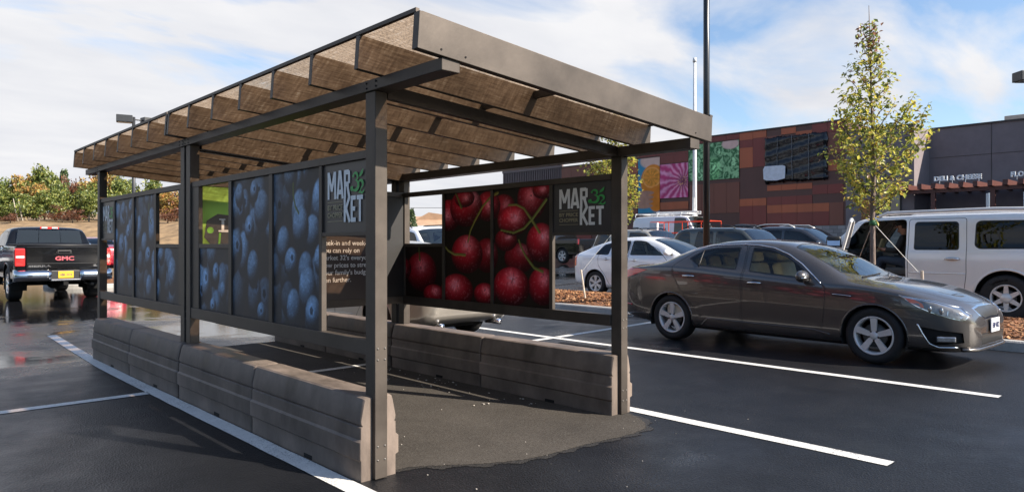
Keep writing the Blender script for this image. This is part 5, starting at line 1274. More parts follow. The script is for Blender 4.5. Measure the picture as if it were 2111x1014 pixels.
# rear screen of the cab: glass set into the back panel, with three lights across
for y0, y1 in ((-.74, -.255), (-.245, .245), (.255, .74)):
    mb = MB(); k = lambda y, z: (.50 + (z - 1.40) * .10 - .0, y * (1 - (z - 1.40) * .20), z)
    mb.add([k(y0, 1.41), k(y1, 1.41), k(y1, 1.76), k(y0, 1.76)], [(0, 1, 2, 3)]); part('rear_screen', mb, M_glassd, gm, world=False, recalc=False)
mb = MB(); mb.obox((.555, 0, 1.815), (.07, .42, .055)); bl = part('brake_light', mb, M_redx, gm, world=False, bevel=.01)
mb = MB(); mb.obox((.515, -.115, 1.818), (.02, .13, .035)).obox((.515, .115, 1.818), (.02, .13, .035)); part('lamp_insert', mb, M_plate, bl, world=False, bevel=.005)
mb = MB(); mb.box(-1.19, .47, -.93, .93, 1.368, 1.392); part('bed_cover', mb, M_blk, gm, world=False, bevel=.008)
mb = MB(); mb.smooth = True; mb.tube([(-1.20, -.96, 1.362), (-1.20, .96, 1.362)], .026, 8); part('tailgate_rail', mb, M_blk, gm, world=False)
mb = MB(); mb.box(xr - .035, xr - .002, -.79, .79, .80, 1.335)
tg = part('tailgate', mb, M_black, gm, world=False, bevel=.018)
mb = MB(); mb.box(xr - .040, xr - .034, -.76, .76, .92, .935); part('tailgate_crease', mb, M_blk, tg, world=False)
mb = MB(); mb.box(xr - .043, xr - .03, -.16, .16, 1.15, 1.25); h = part('handle_recess', mb, M_blk, tg, world=False, bevel=.02)
mb = MB(); mb.box(xr - .058, xr - .042, -.12, .12, 1.185, 1.225); part('tailgate_handle', mb, M_black, tg, world=False, bevel=.012)
M_emred = mat('emblem_red', (.50, .10, .12), .3, coat=.6)
t = text_mesh('GMC', .165, .006, .006, 1.1); wd = max(p[0] for p in t.v); t.v = [(p[0] * .40 / wd - .20, p[1] * .8, p[2]) for p in t.v]
place(t, (xr - .042, 0, 1.00), (0, -1, 0), (0, 0, 1)); part('emblem', t, M_emred, tg, world=False, recalc=False)
for txt, y, w_ in (('SIERRA', .74, .46), ('SLT', -.62, .14)):
    t = text_mesh(txt, .055, .003, .002, 1.3); wd = max(p[0] for p in t.v); t.v = [(p[0] * w_ / wd, p[1], p[2]) for p in t.v]
    place(t, (xr - .038, y, .845), (0, -1, 0), (0, 0, 1)); part('lettering', t, M_chrome, tg, world=False, recalc=False)
for s in (1, -1):
    mb = MB(); mb.box(xr - .05, xr + .14, s * .80 if s > 0 else -1.012, 1.012 if s > 0 else -.80, .86, 1.29); tl_ = part('tail_light', mb, M_redx, gm, world=False, bevel=.03)
    mb = MB(); mb.box(xr - .056, xr - .02, s * .82 if s > 0 else -.99, .99 if s > 0 else -.82, 1.06, 1.11); part('lamp_insert', mb, M_plate, tl_, world=False, bevel=.008)
    mb = MB(); mb.smooth = True; mb.ball((xr - .33, s * .87, .60), .02, .07, .05)
# bumper: chrome, stepped in the middle for the plate
prof = [(-.02, .50), (-.16, .52), (-.21, .60), (-.21, .70), (-.14, .77), (-.02, .78)]
for y0, y1 in ((-1.03, -.30), (.30, 1.03)):
    mb = MB(); mb.smooth = True; n = len(prof)
    st = [(lerp(y0, y1, k / 8)) for k in range(9)]
    for y in st:
        e = max(0, abs(y) - .75) / .28; 
        for x, z in prof: mb.v.append((xr + x + .10 * e * e, y, z))
    for j in range(8):
        for i in range(n - 1): mb.face((j * n + i, j * n + i + 1, (j + 1) * n + i + 1, (j + 1) * n + i))
    mb.face(range(n)); mb.face([8 * n + i for i in range(n)])
    part('bumper', mb, M_chrome, gm, world=False)
mb = MB(); mb.box(xr - .17, xr - .02, -.31, .31, .52, .76); part('bumper_step', mb, M_blk, gm, world=False, bevel=.02)
mb = MB(); mb.box(xr - .215, xr - .02, -.31, .31, .50, .545); part('bumper_sill', mb, M_chrome, gm, world=False, bevel=.01)
M_yel = mat('yellow_plate', (.74, .43, .02), .45)
plate(gm, xr - .172, .655, .32, .165, False, M_yel, 'HBK 2074', M_ink)
mb = MB(); mb.box(xr - .2, xr + .2, -.05, .05, .40, .48).box(-.9, 3.2, -.5, -.4, .42, .55).box(-.9, 3.2, .4, .5, .42, .55).cyl((0, -.8, .41), (0, .8, .41), .06, n=10).ball((0, 0, .41), .16, .16, .16); part('chassis', mb, M_well, gm, world=False)
mb = MB(); mb.smooth = True; mb.cyl((-1.1, -.62, .40), (-.4, -.62, .42), .045, n=12); part('exhaust_pipe', mb, M_disc, gm, world=False)
car.finish([M_black, M_blk, M_chrome])
for s in (1, -1): mirror_part(gm, 2.25, s * 1.0, 1.36, s, M_black, 1.5)
# red car and a dark car further back
M_redp = paint('red_paint', (0.34, 0.012, 0.03), .15, .25)
rc, _ = sedan('parked_sedan', 'red car parked beyond the black pickup truck', (7.25, 31.8, .25), BACK, M_redp, False, M_darkint)
M_dk3 = paint('dark_blue_paint', (0.02, 0.025, 0.035), .3, .25)
dc, _ = sedan('parked_sedan', 'dark car at the left edge beyond the black pickup truck', (1.85, 30.3, .12), BACK, M_dk3, False, M_darkint)
# ------------------------------------------------------------ store building
def clad(name, col, **k): return mat(name, col, .42, var=.10, vscale=1.2, rvar=.12, stretch=(1, 1, .15), spec=.45, **k)
M_cl = {'O': clad('cladding_orange', (.44, .108, .044)), 'M': clad('cladding_maroon', (.21, .037, .030)), 'D': clad('cladding_dark', (.10, .038, .032)), 'B': clad('cladding_brown', (.20, .062, .040))}
M_stucco = mat('grey_stucco', (.20, .170, .178), .85, var=.08, vscale=2.0, bump=.2, bscale=30)
M_cop = mat('coping_metal', (.045, .04, .042), .4, metal=.4)
def brick_mat(name, c1, c2, mort, bw=.4, rh=.2):
    m, nt, b, out = new_mat(name); t = N(nt, 'ShaderNodeTexCoord'); sp = N(nt, 'ShaderNodeSeparateXYZ'); cb_ = N(nt, 'ShaderNodeCombineXYZ'); nt.links.new(t.outputs['Object'], sp.inputs[0])
    nt.links.new(mth(nt, 'ADD', sp.outputs[0], sp.outputs[1]), cb_.inputs[0]); nt.links.new(sp.outputs[2], cb_.inputs[1])
    br = N(nt, 'ShaderNodeTexBrick'); br.inputs['Scale'].default_value = 1; br.inputs['Brick Width'].default_value = bw; br.inputs['Row Height'].default_value = rh; br.inputs['Mortar Size'].default_value = .012
    br.inputs['Color1'].default_value = (*c1, 1); br.inputs['Color2'].default_value = (*c2, 1); br.inputs['Mortar'].default_value = (*mort, 1); nt.links.new(cb_.outputs[0], br.inputs['Vector'])
    n = N(nt, 'ShaderNodeTexNoise', i_Scale=2.2, i_Detail=4.0); nt.links.new(t.outputs['Object'], n.inputs[0])
    nt.links.new(mixc(nt, .5, br.outputs[0], ramp(nt, n.outputs[0], [(.3, (.4, .4, .4)), (.7, (1, 1, 1))]), 'MULTIPLY'), b.inputs['Base Color']); b.inputs['Roughness'].default_value = .85; return m
M_stonew = brick_mat('grey_stone_wainscot', (.42, .39, .38), (.27, .25, .25), (.16, .16, .16))
BX = 38.0; G0 = .70
ST = thing('store_building', 'long store building with rust coloured cladding panels and a grey stucco wing', 'store', (40, 18, 0))
mb = MB(); mb.box(BX, 62, 14.9, 29.2, G0 - .3, 7.90).box(BX + .01, 62, 29.2, 35.1, G0 - .3, 7.02); part('wall', mb, M_cl['D'], ST)
# cladding: y0,y1,z0,z1 per colour, each board proud of the wall and parted by fine joints
RECT = [('O', 20.09, 20.93, 7.46, 7.90), ('O', 19.27, 20.09, 7.50, 7.90), ('M', 20.93, 24.36, 7.58, 7.90), ('M', 20.09, 20.93, 7.02, 7.46), ('M', 19.27, 20.09, 5.85, 7.50), ('O', 20.09, 20.93, 5.85, 7.02),
 ('B', 18.40, 19.27, 7.24, 7.52), ('O', 17.56, 18.40, 7.52, 7.88), ('O', 16.67, 17.56, 7.30, 7.60), ('M', 15.0, 16.67, 7.35, 7.90), ('B', 20.93, 24.28, 3.27, 5.07), ('O', 19.27, 20.93, 3.62, 4.05), ('M', 19.27, 20.93, 2.42, 3.62),
 ('O', 16.65, 19.23, 4.42, 4.74), ('M', 16.65, 19.23, 3.62, 4.08), ('O', 15.75, 19.23, 3.16, 3.62), ('M', 15.75, 19.23, 2.42, 3.16), ('M', 15.0, 16.65, 4.10, 4.60), ('O', 15.0, 15.80, 5.30, 5.89), ('B', 15.0, 15.75, 2.42, 3.62), ('B', 15.0, 15.83, 6.2, 7.35),
 ('O', 24.39, 26.47, 3.62, 4.10), ('B', 24.39, 26.47, 2.42, 3.62), ('M', 24.39, 28.30, 7.10, 7.90), ('M', 24.39, 26.47, 6.55, 7.10), ('O', 28.24, 29.18, 6.13, 7.01), ('B', 28.24, 29.18, 3.4, 6.13), ('M', 26.49, 29.18, .8, 2.6), ('B', 20.93, 24.3, .8, 2.5),
 ('M', 29.22, 32.2, 5.0, 7.0), ('B', 32.24, 35.08, 3.4, 7.0), ('D', 29.22, 32.2, 3.0, 4.96), ('O', 29.22, 32.2, 2.2, 2.96), ('M', 32.24, 35.08, 1.0, 3.36)]
for key in 'OMB':
    mb = MB()
    for k, y0, y1, z0, z1 in RECT:
        if k != key: continue
        n = max(1, round((y1 - y0) / .86))
        for i in range(n):
            a, b = lerp(y0, y1, i / n), lerp(y0, y1, (i + 1) / n); mb.box(BX - .03, BX + .005, a + .006, b - .006, z0 + .006, z1 - .006)
    part('cladding', mb, M_cl[key], ST)['kind'] = 'stuff'
mb = MB(); mb.box(BX - .08, BX + .3, 14.85, 29.2, 7.90, 7.97).box(BX - .06, BX + .3, 29.2, 35.15, 7.02, 7.09).box(BX - .06, BX + .2, 11.6, 14.85, 7.26, 7.33).box(40.22, 40.6, -30, 11.6, 7.26, 7.33)
part('coping', mb, M_cop, ST)
part('stone_base', MB().box(BX - .09, BX + .02, 12.2, 21.0, G0 - .2, 2.40), M_stonew, ST)
mb = MB(); mb.box(BX, 40.4, 11.65, 14.9, G0 - .3, 7.26).box(40.3, 62, -30, 11.65, G0 - .3, 7.26); part('grey_wing', mb, M_stucco, ST)
mb = MB()
for y in (8.95, 2.6, -4): mb.box(40.285, 40.3, y - .012, y + .012, 4.4, 7.26)
mb.box(40.285, 40.3, -30, 11.6, 5.78, 5.80); part('control_joint', mb, M_cop, ST)
# roof louvre screen and lower left wing
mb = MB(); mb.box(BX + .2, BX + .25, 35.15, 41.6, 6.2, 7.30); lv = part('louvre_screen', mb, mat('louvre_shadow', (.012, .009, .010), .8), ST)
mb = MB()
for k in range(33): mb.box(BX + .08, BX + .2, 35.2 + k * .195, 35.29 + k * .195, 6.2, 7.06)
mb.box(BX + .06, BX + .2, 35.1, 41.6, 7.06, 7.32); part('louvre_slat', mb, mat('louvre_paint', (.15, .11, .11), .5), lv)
part('wall', MB().box(BX + .05, 62, 35.1, 41.6, G0 - .3, 6.25), M_cl['D'], ST)
mb = MB(); mb.box(43, 47, 4.5, 9.0, 7.26, 7.95); part('roof_unit', mb, mat('rooftop_unit_beige', (.45, .40, .33), .6), ST, bevel=.03)
# doors, windows, poster window
M_alu = mat('dark_aluminium', (.02, .02, .022), .35, metal=.5)
mb = MB(); mb.box(BX - .03, BX + .01, 12.25, 13.3, G0, 4.0); dw = part('shop_window', mb, glass_mat('shop_glass', (.02, .022, .025), .06), ST)
mb = MB()
for y in (12.25, 12.75, 13.3): mb.box(BX - .06, BX - .0305, y - .03, y + .03, G0, 4.0)
for z in (1.9, 3.97): mb.box(BX - .055, BX - .0302, 12.28, 13.27, z - .03, z + .03)
part('window_frame', mb, M_alu, dw)
part('window_poster', MB().box(BX - .05, BX - .02, 13.5, 14.1, 2.1, 3.7), mat('orange_poster', (.30, .12, .03), .5, var=.5, vscale=3), ST)
# murals
def mural_orange(Y, Z):
    cx, cz = 27.25, 5.75; img = np.ones(Y.shape + (3,)) * np.array((.06, .30, .46)); n = fbm(Y, Z, 2, 5)
    skin = np.array((.62, .32, .22)); 
    d = np.hypot((Y - 27.1) / .95, (Z - 6.85) / .55); a = 1 - sstep(.85, 1.05, d); img = img * (1 - a[..., None]) + a[..., None] * np.array((.80, .52, .42)) * (.8 + .4 * n)[..., None]
    d = np.hypot((Y - 27.0) / .98, (Z - 5.5) / 1.10); a = 1 - sstep(.95, 1.02, d); img = img * (1 - a[..., None]) + a[..., None] * np.array((.86, .27, .035)) * (.7 + .5 * n)[..., None]
    d = np.hypot((Y - 27.1) / .66, (Z - 5.75) / .60); an = np.arctan2(Z - 5.75, Y - 27.1); a = 1 - sstep(.93, 1.0, d); seg_ = .75 + .25 * np.abs(np.cos(an * 5)); img = img * (1 - a[..., None]) + a[..., None] * np.array((.95, .35, .05)) * (seg_ * (.7 + .6 * fbm(Y, Z, 9, 2)))[..., None]
    ring = np.exp(-((d - 1.05) / .07) ** 2); img = img + ring[..., None] * np.array((.25, .20, .10))
    d = np.hypot((Y - 26.75) / .65, (Z - 4.35) / .85); a = 1 - sstep(.9, 1.05, d); img = img * (1 - a[..., None]) + a[..., None] * np.array((.88, .26, .03)) * (.6 + .6 * n)[..., None]
    for k in range(4):
        d = np.hypot((Y - 27.65 - .03 * k) / .75, (Z - 4.75 + .28 * k) / .16); a = 1 - sstep(.85, 1.08, d); img = img * (1 - a[..., None]) + a[..., None] * skin * (.55 + .6 * n)[..., None]
    return np.clip(img, 0, 1)
def mural_flower(Y, Z):
    cx, cz = 24.75, 5.35; dx, dz = Y - cx, Z - cz; r = np.hypot(dx, dz); an = np.arctan2(dz, dx); w = fbm(Y, Z, 3, 6)
    pet = .5 + .5 * np.cos(an * 17 + 5 * w + r * 2.2); img = (np.array((.62, .06, .20)) + (pet ** 1.5)[..., None] * np.array((.38, .34, .40))) * (.65 + .6 * fbm(an * 3, r, 2, 3))[..., None]
    c = np.exp(-(r / .42) ** 2); dots = sstep(.55, .8, vnoise(Y, Z, 13, 4)); img = img * (1 - .7 * c)[..., None] + (c * dots)[..., None] * np.array((.5, .32, .04))
    return np.clip(img, 0, 1)
def mural_leaf(Y, Z):
    n = fbm(Y + .4 * fbm(Y, Z, 2, 1), Z + .4 * fbm(Y, Z, 2, 8), 2.1, 11, 5); rg = np.abs(np.sin(n * 16)); img = np.array((.03, .13, .05)) + (rg ** 2 * n)[..., None] * np.array((.55, .85, .48)) * 1.2
    d = np.hypot((Y - 22.6) / .55, (Z - 5.9) / .8); a = 1 - sstep(.7, 1.0, d); img = img + (a * rg)[..., None] * np.array((.06, .20, .05))
    d = np.hypot((Y - 21.5) / .6, (Z - 7.35) / .34); a = 1 - sstep(.8, 1.05, d); img = img * (1 - a[..., None]) + a[..., None] * np.array((.78, .52, .46)) * (.8 + .3 * n)[..., None]
    return np.clip(img, 0, 1)
print_panel('mural', ST, 'x', BX - .05, 26.49, 28.18, 3.45, 7.02, mural_orange, th=.03, res=.04, label='tall mural panel of hands and an orange')
print_panel('mural', ST, 'x', BX - .05, 24.39, 26.45, 4.35, 6.50, mural_flower, th=.03, res=.04, label='square pink flower mural panel')
print_panel('mural', ST, 'x', BX - .05, 20.95, 24.34, 5.30, 7.52, mural_leaf, th=.03, res=.04, label='wide green leaf mural panel')
# sign wrapped in black plastic, one corner uncovered
M_wrap = mat('black_plastic_wrap', (.010, .011, .014), .22, bump=.6, bscale=2.5, var=.3, vscale=1.5, stretch=(1, .3, 1.6), spec=.5)
mb = MB(); rr = random.Random(9); y0, y1, z0, z1 = 15.83, 19.32, 4.85, 7.42; nx, nz = 42, 30; mb.smooth = False
for i in range(nx + 1):
    for j in range(nz + 1):
        y, z = lerp(y0, y1, i / nx), lerp(z0, z1, j / nz); e = min(i, nx - i, j, nz - j)
        if e == 0: y += rr.uniform(-.07, .07); z += rr.uniform(-.06, .06)
        mb.v.append((BX - (.06 if e == 0 else .26 + rr.uniform(-.02, .02) + .04 * sin(z * 9 + y * 1.7)), y, z))
for i in range(nx):
    for j in range(nz):
        a = i * (nz + 1) + j; mb.face((a, a + nz + 1, a + nz + 2, a + 1))
wr = part('wrapped_sign', mb, M_wrap, ST, smooth=True, recalc=False)
mb = MB(); mb.prism([(18.03, 5.05), (18.0, 5.72), (18.15, 5.78), (19.2, 5.80), (19.30, 5.62), (19.27, 5.08), (19.1, 5.0), (18.5, 4.96)], 'x', BX - .36, BX - .33); part('uncovered_corner', mb, mat('sign_white', (.62, .66, .74), .4), wr)
mb = MB()
for a, b in (((16.72, 4.9), (16.72, 7.4)), ((17.62, 4.95), (17.66, 7.4)), ((18.5, 5.8), (18.45, 7.3))):
    mb.tube([(BX - .33, lerp(a[0], b[0], t / 8) + rr.uniform(-.02, .02), lerp(a[1], b[1], t / 8)) for t in range(9)], .015, 5)
part('tape_strip', mb, mat('grey_tape', (.14, .14, .15), .4), wr)
# pergola canopy with raised letters
M_perg = mat('pergola_brown_red', (.10, .034, .028), .5, var=.12)
PG = 37.0
mb = MB(); mb.box(PG - .08, PG + .08, -12, 12.4, 3.80, 3.98); part('canopy_beam', mb, M_perg, ST)
for k in range(30):
    y = 12.1 - k * .56
    if y < -4: break
    part('canopy_rafter', MB().box(PG - .45, BX + (2.3 if y < 11.6 else 0), y - .09, y + .09, 3.985, 4.22), M_perg, ST)
for y in (10.52, 8.16, 5.2, 2.2, -1): part('canopy_column', MB().box(PG - .075, PG + .075, y - .09, y + .09, G0 - .2, 3.80), M_perg, ST)
M_lett = mat('white_letter', (.86, .88, .92), .4)
for txt, ya, w_ in (('DELI & CHEESE', 10.42, 1.90), ('FLORAL', 7.45, .95)):
    t = text_mesh(txt, .26, .03, .010, 1.0); wd = max(p[0] for p in t.v); t.v = [(p[0] * w_ / wd, p[1] * 1.12, p[2]) for p in t.v]
    place(t, (PG - .30, ya, 4.33), (0, -1, 0), (0, 0, 1)); part('lettering', t, M_lett, ST, recalc=False)
    mb = MB(); k = 0
    while k * .52 < w_: mb.box(PG - .262, PG - .25, ya - k * .52 - .23, ya - k * .52 - .21, 4.2, 4.36); k += 1
    part('letter_bracket', mb, M_lett, ST)
# ------------------------------------------------------------ poles, signs, lift
M_polek = mat('black_pole_paint', (.014, .015, .017), .3, spec=.6); M_polew = mat('white_pole_paint', (.68, .69, .70), .35)
t = thing('lamp_pole', 'tall black lamp pole rising behind the brown sedan', 'lamp pole', (12.3, 7.486, .25))
mb = MB(); mb.smooth = True; mb.cyl((0, 0, -.1), (0, 0, 9.2), .066, .056, 20); part('pole', mb, M_polek, t, world=False)
mb = MB(); mb.smooth = True; mb.cyl((0, 0, -.12), (0, 0, .45), .22, .21, 20); part('footing', mb, M_kerb, t, world=False)
mb = MB(); mb.box(.05, .62, -.17, .17, 9.0, 9.18).box(-.62, -.05, -.17, .17, 9.0, 9.18); part('lamp_head', mb, M_polek, t, world=False, bevel=.02)
t = thing('flag_pole', 'slim white pole standing in front of the store murals', 'pole', (31.5, 19.85, .5))
mb = MB(); mb.smooth = True; mb.cyl((0, 0, -.2), (0, 0, 10.2), .13, .07, 16); part('pole', mb, M_polew, t, world=False)
mb = MB(); mb.smooth = True; mb.cyl((0, 0, 10.2), (0, 0, 10.42), .10, .09, 12); part('pole_cap', mb, M_polew, t, world=False)
mb = MB(); mb.box(-.14, -.10, -.05, .05, 2.4, 3.3); part('cleat', mb, M_alloy, t, world=False)
def lamp(label, x, y, z0, h, heads, m):
    t = thing('lamp_pole', label, 'lamp pole', (x, y, z0))
    mb = MB(); mb.smooth = True; mb.cyl((0, 0, -.1), (0, 0, h), .09, .075, 14); part('pole', mb, m, t, world=False)
    for a, d, s in heads:
        v = Vector((cos(a), sin(a), 0)); mb = MB(); mb.obox(v * d + Vector((0, 0, h - .12)), (.62 * s, .44 * s, .30 * s), Matrix.Rotation(a, 3, 'Z')); hd = part('lamp_head', mb, m, t, world=False, bevel=.02)
        mb = MB(); mb.obox(v * d + Vector((0, 0, h - .12 - .155 * s)), (.5 * s, .34 * s, .02), Matrix.Rotation(a, 3, 'Z')); part('lamp_lens', mb, mat('lamp_lens_glass', (.45, .42, .36), .2), hd, world=False)
        mb = MB(); mb.tube([(0, 0, h - .12), tuple(v * (d - .2) + Vector((0, 0, h - .12)))], .035, 8); part('lamp_arm', mb, m, hd, world=False)
    return t
M_polem = mat('bronze_pole', (.03, .031, .034), .4)
_r = Vector((.7284, -.6852))
lamp('two headed car park lamp beyond the far end of the shelter roof', 10.28, 38.3, 0, 7.7, [(atan2(.6852, -.7284) + .5, .40, 1.15), (atan2(-.6852, .7284) + .9, .75, 1.1)], M_polem)
lamp('car park lamp with a square head at the right edge above the store', 30.75, 5.38, .5, 6.95, [(atan2(.6852, -.7284), .46, 1.15), (atan2(-.6852, .7284), .62, 1.25)], M_polem)
M_sgw = mat('sign_pale', (.60, .68, .74), .4); M_sgb = mat('sign_blue', (.03, .24, .60), .4)
for x, y, lb in ((24.0, 5.42, 'small blue and white parking sign above the white SUV roof, the left one'), (24.0, 4.52, 'small blue and white parking sign above the white SUV roof, the right one')):
    z0 = ground_z(x, y); t = thing('parking_sign', lb, 'sign', (x, y, z0)); mb = MB(); mb.smooth = True; mb.cyl((0, 0, -.1), (0, 0, 2.1), .03, n=8); part('post', mb, M_alloy, t, world=False)
    M3 = Matrix.Rotation(radians(118), 3, 'Z'); mb = MB(); mb.obox((0, 0, 2.30), (.03, .24, .50), M3); b_ = part('sign_plate', mb, M_sgw, t, world=False, bevel=.006)
    mb = MB(); mb.obox(M3 @ Vector((-.017, 0, 0)) + Vector((0, 0, 2.42)), (.006, .20, .16), M3); mb.obox(M3 @ Vector((-.017, -.05, 0)) + Vector((0, 0, 2.22)), (.006, .14, .14), M3); part('sign_mark', mb, M_sgb, b_, world=False)
M_or = mat('lift_orange', (.70, .07, .02), .4)
t = thing('scissor_lift', 'orange scissor lift with guard rails among the far parked cars', 'lift', (27.6, 17.9, ground_z(27.6, 0)))
mb = MB()
for s in (-.55, .55):
    for z in (1.5, 2.0): mb.tube([(s, -1.5, z), (s, 1.5, z)], .016, 6)
    for k in range(4): mb.tube([(s, -1.5 + 1.0 * k, 1.0), (s, -1.5 + 1.0 * k, 2.0)], .018, 6)
for y in (-1.5, 1.5):
    for z in (1.5, 2.0): mb.tube([(-.55, y, z), (.55, y, z)], .016, 6)
part('guard_rail', mb, M_or, t, world=False)
mb = MB(); mb.box(-.58, .58, -1.55, 1.55, .93, 1.02); part('platform', mb, M_or, t, world=False)
mb = MB()
for a, b in ((-1.2, 1.2), (1.2, -1.2)):
    for s in (-.4, .4): mb.tube([(s, a, .5), (s, b, .92)], .04, 6)
part('scissor_arm', mb, M_or, t, world=False)
part('base', MB().box(-.5, .5, -1.3, 1.3, .18, .5), M_or, t, world=False, bevel=.03)
for s in (-.5, .5):
    for y in (-.95, .95):
        mb = MB(); mb.smooth = True; mb.cyl((s - .08, y, .2), (s + .08, y, .2), .2, n=16); part('wheel', mb, M_tyre, t, world=False)
part('control_box', MB().box(-.60, -.45, 1.10, 1.52, 1.55, 1.98), M_plate, t, world=False, bevel=.02)
# far brick row of shops seen through the open window, with its tree
M_fbr = brick_mat('far_red_brick', (.26, .10, .07), (.20, .075, .055), (.3, .25, .2), .6, .25); M_froof = mat('far_tan_roof', (.42, .27, .17), .8, var=.2, vscale=.8)
FB = thing('brick_shops', 'low red brick shop row with tan roofs far beyond the car park', 'building', (60, 80, 0), atan2(.7284, .6852) - pi / 2)
mb = MB(); mb.box(-16, 16, 0, 10, 0, 3.9); part('wall', mb, M_fbr, FB, world=False)
mb = MB()
for k in range(9): mb.box(-15 + 3.4 * k, -13.4 + 3.4 * k, -.06, .02, 2.0, 3.2)
part('window', mb, M_glassp, FB, world=False)['kind'] = 'stuff'
mb = MB(); mb.prism([(-1, 3.9), (5, 5.6), (11, 3.9)], 'x', -16.6, 16.6); rf = part('roof', mb, M_froof, FB, world=False)
mb = MB(); mb.prism([(-4, 4.4), (-1, 6.1), (2.5, 5.6), (6, 5.6), (6, 4.4)], 'y', 3, 8); part('gable', mb, M_froof, rf, world=False)
mb = MB(); mb.box(2.1, 2.7, 3, 3.6, 5, 6.2); part('chimney', mb, M_blk, rf, world=False)
mb = MB(); mb.box(-16.8, 16.8, -1.1, -.95, 3.7, 4.1); part('fascia', mb, M_line, rf, world=False)
# ------------------------------------------------------------ trees, hill, person
def leaf_mat(name, c, trans=.45, rough=.42):
    m, nt, b, out = new_mat(name); t = N(nt, 'ShaderNodeTexCoord'); n = N(nt, 'ShaderNodeTexNoise', i_Scale=5.0, i_Detail=3.0); nt.links.new(t.outputs['Object'], n.inputs[0])
    col = ramp(nt, n.outputs[0], [(.3, tuple(q * .7 for q in c)), (.7, tuple(min(1, q * 1.3) for q in c))]); nt.links.new(col, b.inputs['Base Color']); b.inputs['Roughness'].default_value = rough
    tl = N(nt, 'ShaderNodeBsdfTranslucent'); nt.links.new(col, tl.inputs[0]); mx = N(nt, 'ShaderNodeMixShader', i_0=trans); nt.links.new(b.outputs[0], mx.inputs[1]); nt.links.new(tl.outputs[0], mx.inputs[2]); nt.links.new(mx.outputs[0], out.inputs[0]); return m
M_lf = [leaf_mat('leaf_yellow_green', (.56, .52, .10), .58), leaf_mat('leaf_green', (.36, .40, .09), .58), leaf_mat('leaf_dark_green', (.13, .17, .055)), leaf_mat('leaf_russet', (.30, .15, .09)), leaf_mat('leaf_gold', (.55, .40, .09), .5)]
M_bark = mat('young_bark', (.16, .12, .10), .85, var=.35, vscale=14, bump=.6, bscale=40, stretch=(1, 1, .3))
M_wire = mat('white_guy_wire', (.55, .54, .50), .5); M_stake = mat('pale_stake', (.50, .42, .33), .7, var=.2, vscale=10)
def leaf(mb, p, d, up, s, rr):
    d = d.normalized(); w = d.cross(up); w = w.normalized() if w.length > .01 else Vector((1, 0, 0)); n = w.cross(d)
    a, b, c_, e = p, p + d * s * .5 + w * s * .30 + n * s * .08, p + d * s * 1.0 - n * s * .10, p + d * s * .5 - w * s * .30 + n * s * .08
    k = len(mb.v); mb.v += [tuple(a), tuple(b), tuple(c_), tuple(e)]; mb.face((k, k + 1, k + 2)); mb.face((k, k + 2, k + 3))
def young_tree(label, loc, seed, H=4.95, clear=1.42, rmax=.75):
    rr = random.Random(seed); root = thing('young_tree', label, 'tree', loc)
    tk = MB(); tk.smooth = True; pts = [(0, 0, -.15), (.0, 0, .3), (.01, .005, 1.0), (.0, .01, 1.6), (.03, -.01, 2.4), (.01, .02, 3.2), (-.02, .03, 4.0), (-.03, .05, H - .05)]
    tk.tube(pts, [.058, .044, .040, .038, .028, .019, .012, .004], 10); part('trunk', tk, M_bark, root, world=False)
    br = MB(); br.smooth = True; lf = MB(); lf.smooth = False
    def rad(z):
        t = (z - clear) / (H - clear)
        return rmax * pchip([0, .1, .28, .45, .62, .78, .9, 1], [.55, .90, 1.0, .72, .47, .31, .18, .08], t)
    tips = []
    n = 46
    for k in range(n):
        t = (k + rr.random() * .6) / n; z = lerp(clear, H - .45, t ** .9); a = k * 2.399 + rr.uniform(-.4, .4); R_ = rad(z + .35) * rr.uniform(.72, 1.15); L_ = max(.25, R_ * 1.25)
        p0 = Vector((interp([(q[2], q[0]) for q in pts], z), interp([(q[2], q[1]) for q in pts], z), z)); o = Vector((cos(a), sin(a), 0)); path = [p0]; rise = L_ * rr.uniform(.75, 1.15)
        for i in range(1, 6):
            f = i / 5; path.append(p0 + o * R_ * (f ** .85) + Vector((0, 0, rise * f ** 1.25)) + Vector((rr.uniform(-.03, .03), rr.uniform(-.03, .03), 0)))
        br.tube(path, [.014 * (1 - .6 * t), .011 * (1 - .5 * t), .008, .006, .004, .002], 5, False); tips.append(path)
        if R_ > .4:
            for _ in range(2):
                i = rr.choice((2, 3)); b0 = path[i]; o2 = Matrix.Rotation(rr.choice((-1, 1)) * rr.uniform(.5, 1.1), 3, 'Z') @ o; sub = [b0 + (o2 * .6 + Vector((0, 0, .8))) * (.11 * j) + Vector((rr.uniform(-.015, .015), rr.uniform(-.015, .015), 0)) for j in range(4)]
                br.tube(sub, [.006, .005, .003, .002], 4, False); tips.append(sub)
    part('branch', br, M_bark, root, world=False)
    for path in tips:
        ln = sum((b - a).length for a, b in zip(path, path[1:])); m = int(62 * ln) + 10; top = path[-1].z / H
        for _ in range(m):
            f = rr.random() ** .72 * (len(path) - 1); i = min(len(path) - 2, int(f)); p = path[i].lerp(path[i + 1], f - i) + Vector((rr.gauss(0, .055), rr.gauss(0, .055), rr.gauss(0, .055)))
            d = Vector((rr.gauss(0, 1), rr.gauss(0, 1), rr.gauss(-.35, .7))); u = rr.random()
            if top > .86: lf.cur = 3 if u < .45 else (2 if u < .7 else 1)
            else: lf.cur = 0 if u < .36 else 1 if u < .66 else 2 if u < .84 else 4 if u < .97 else 3
            leaf(lf, p, d, Vector((rr.gauss(0, .6), rr.gauss(0, .6), 1)), rr.uniform(.055, .098), rr)
    part('foliage', lf, M_lf, root, world=False, recalc=False)
    return root
TL = (11.8, 4.21, .26)
tree = young_tree('slender young pear tree with yellow green leaves between the sedan and the white SUV', TL, 21)
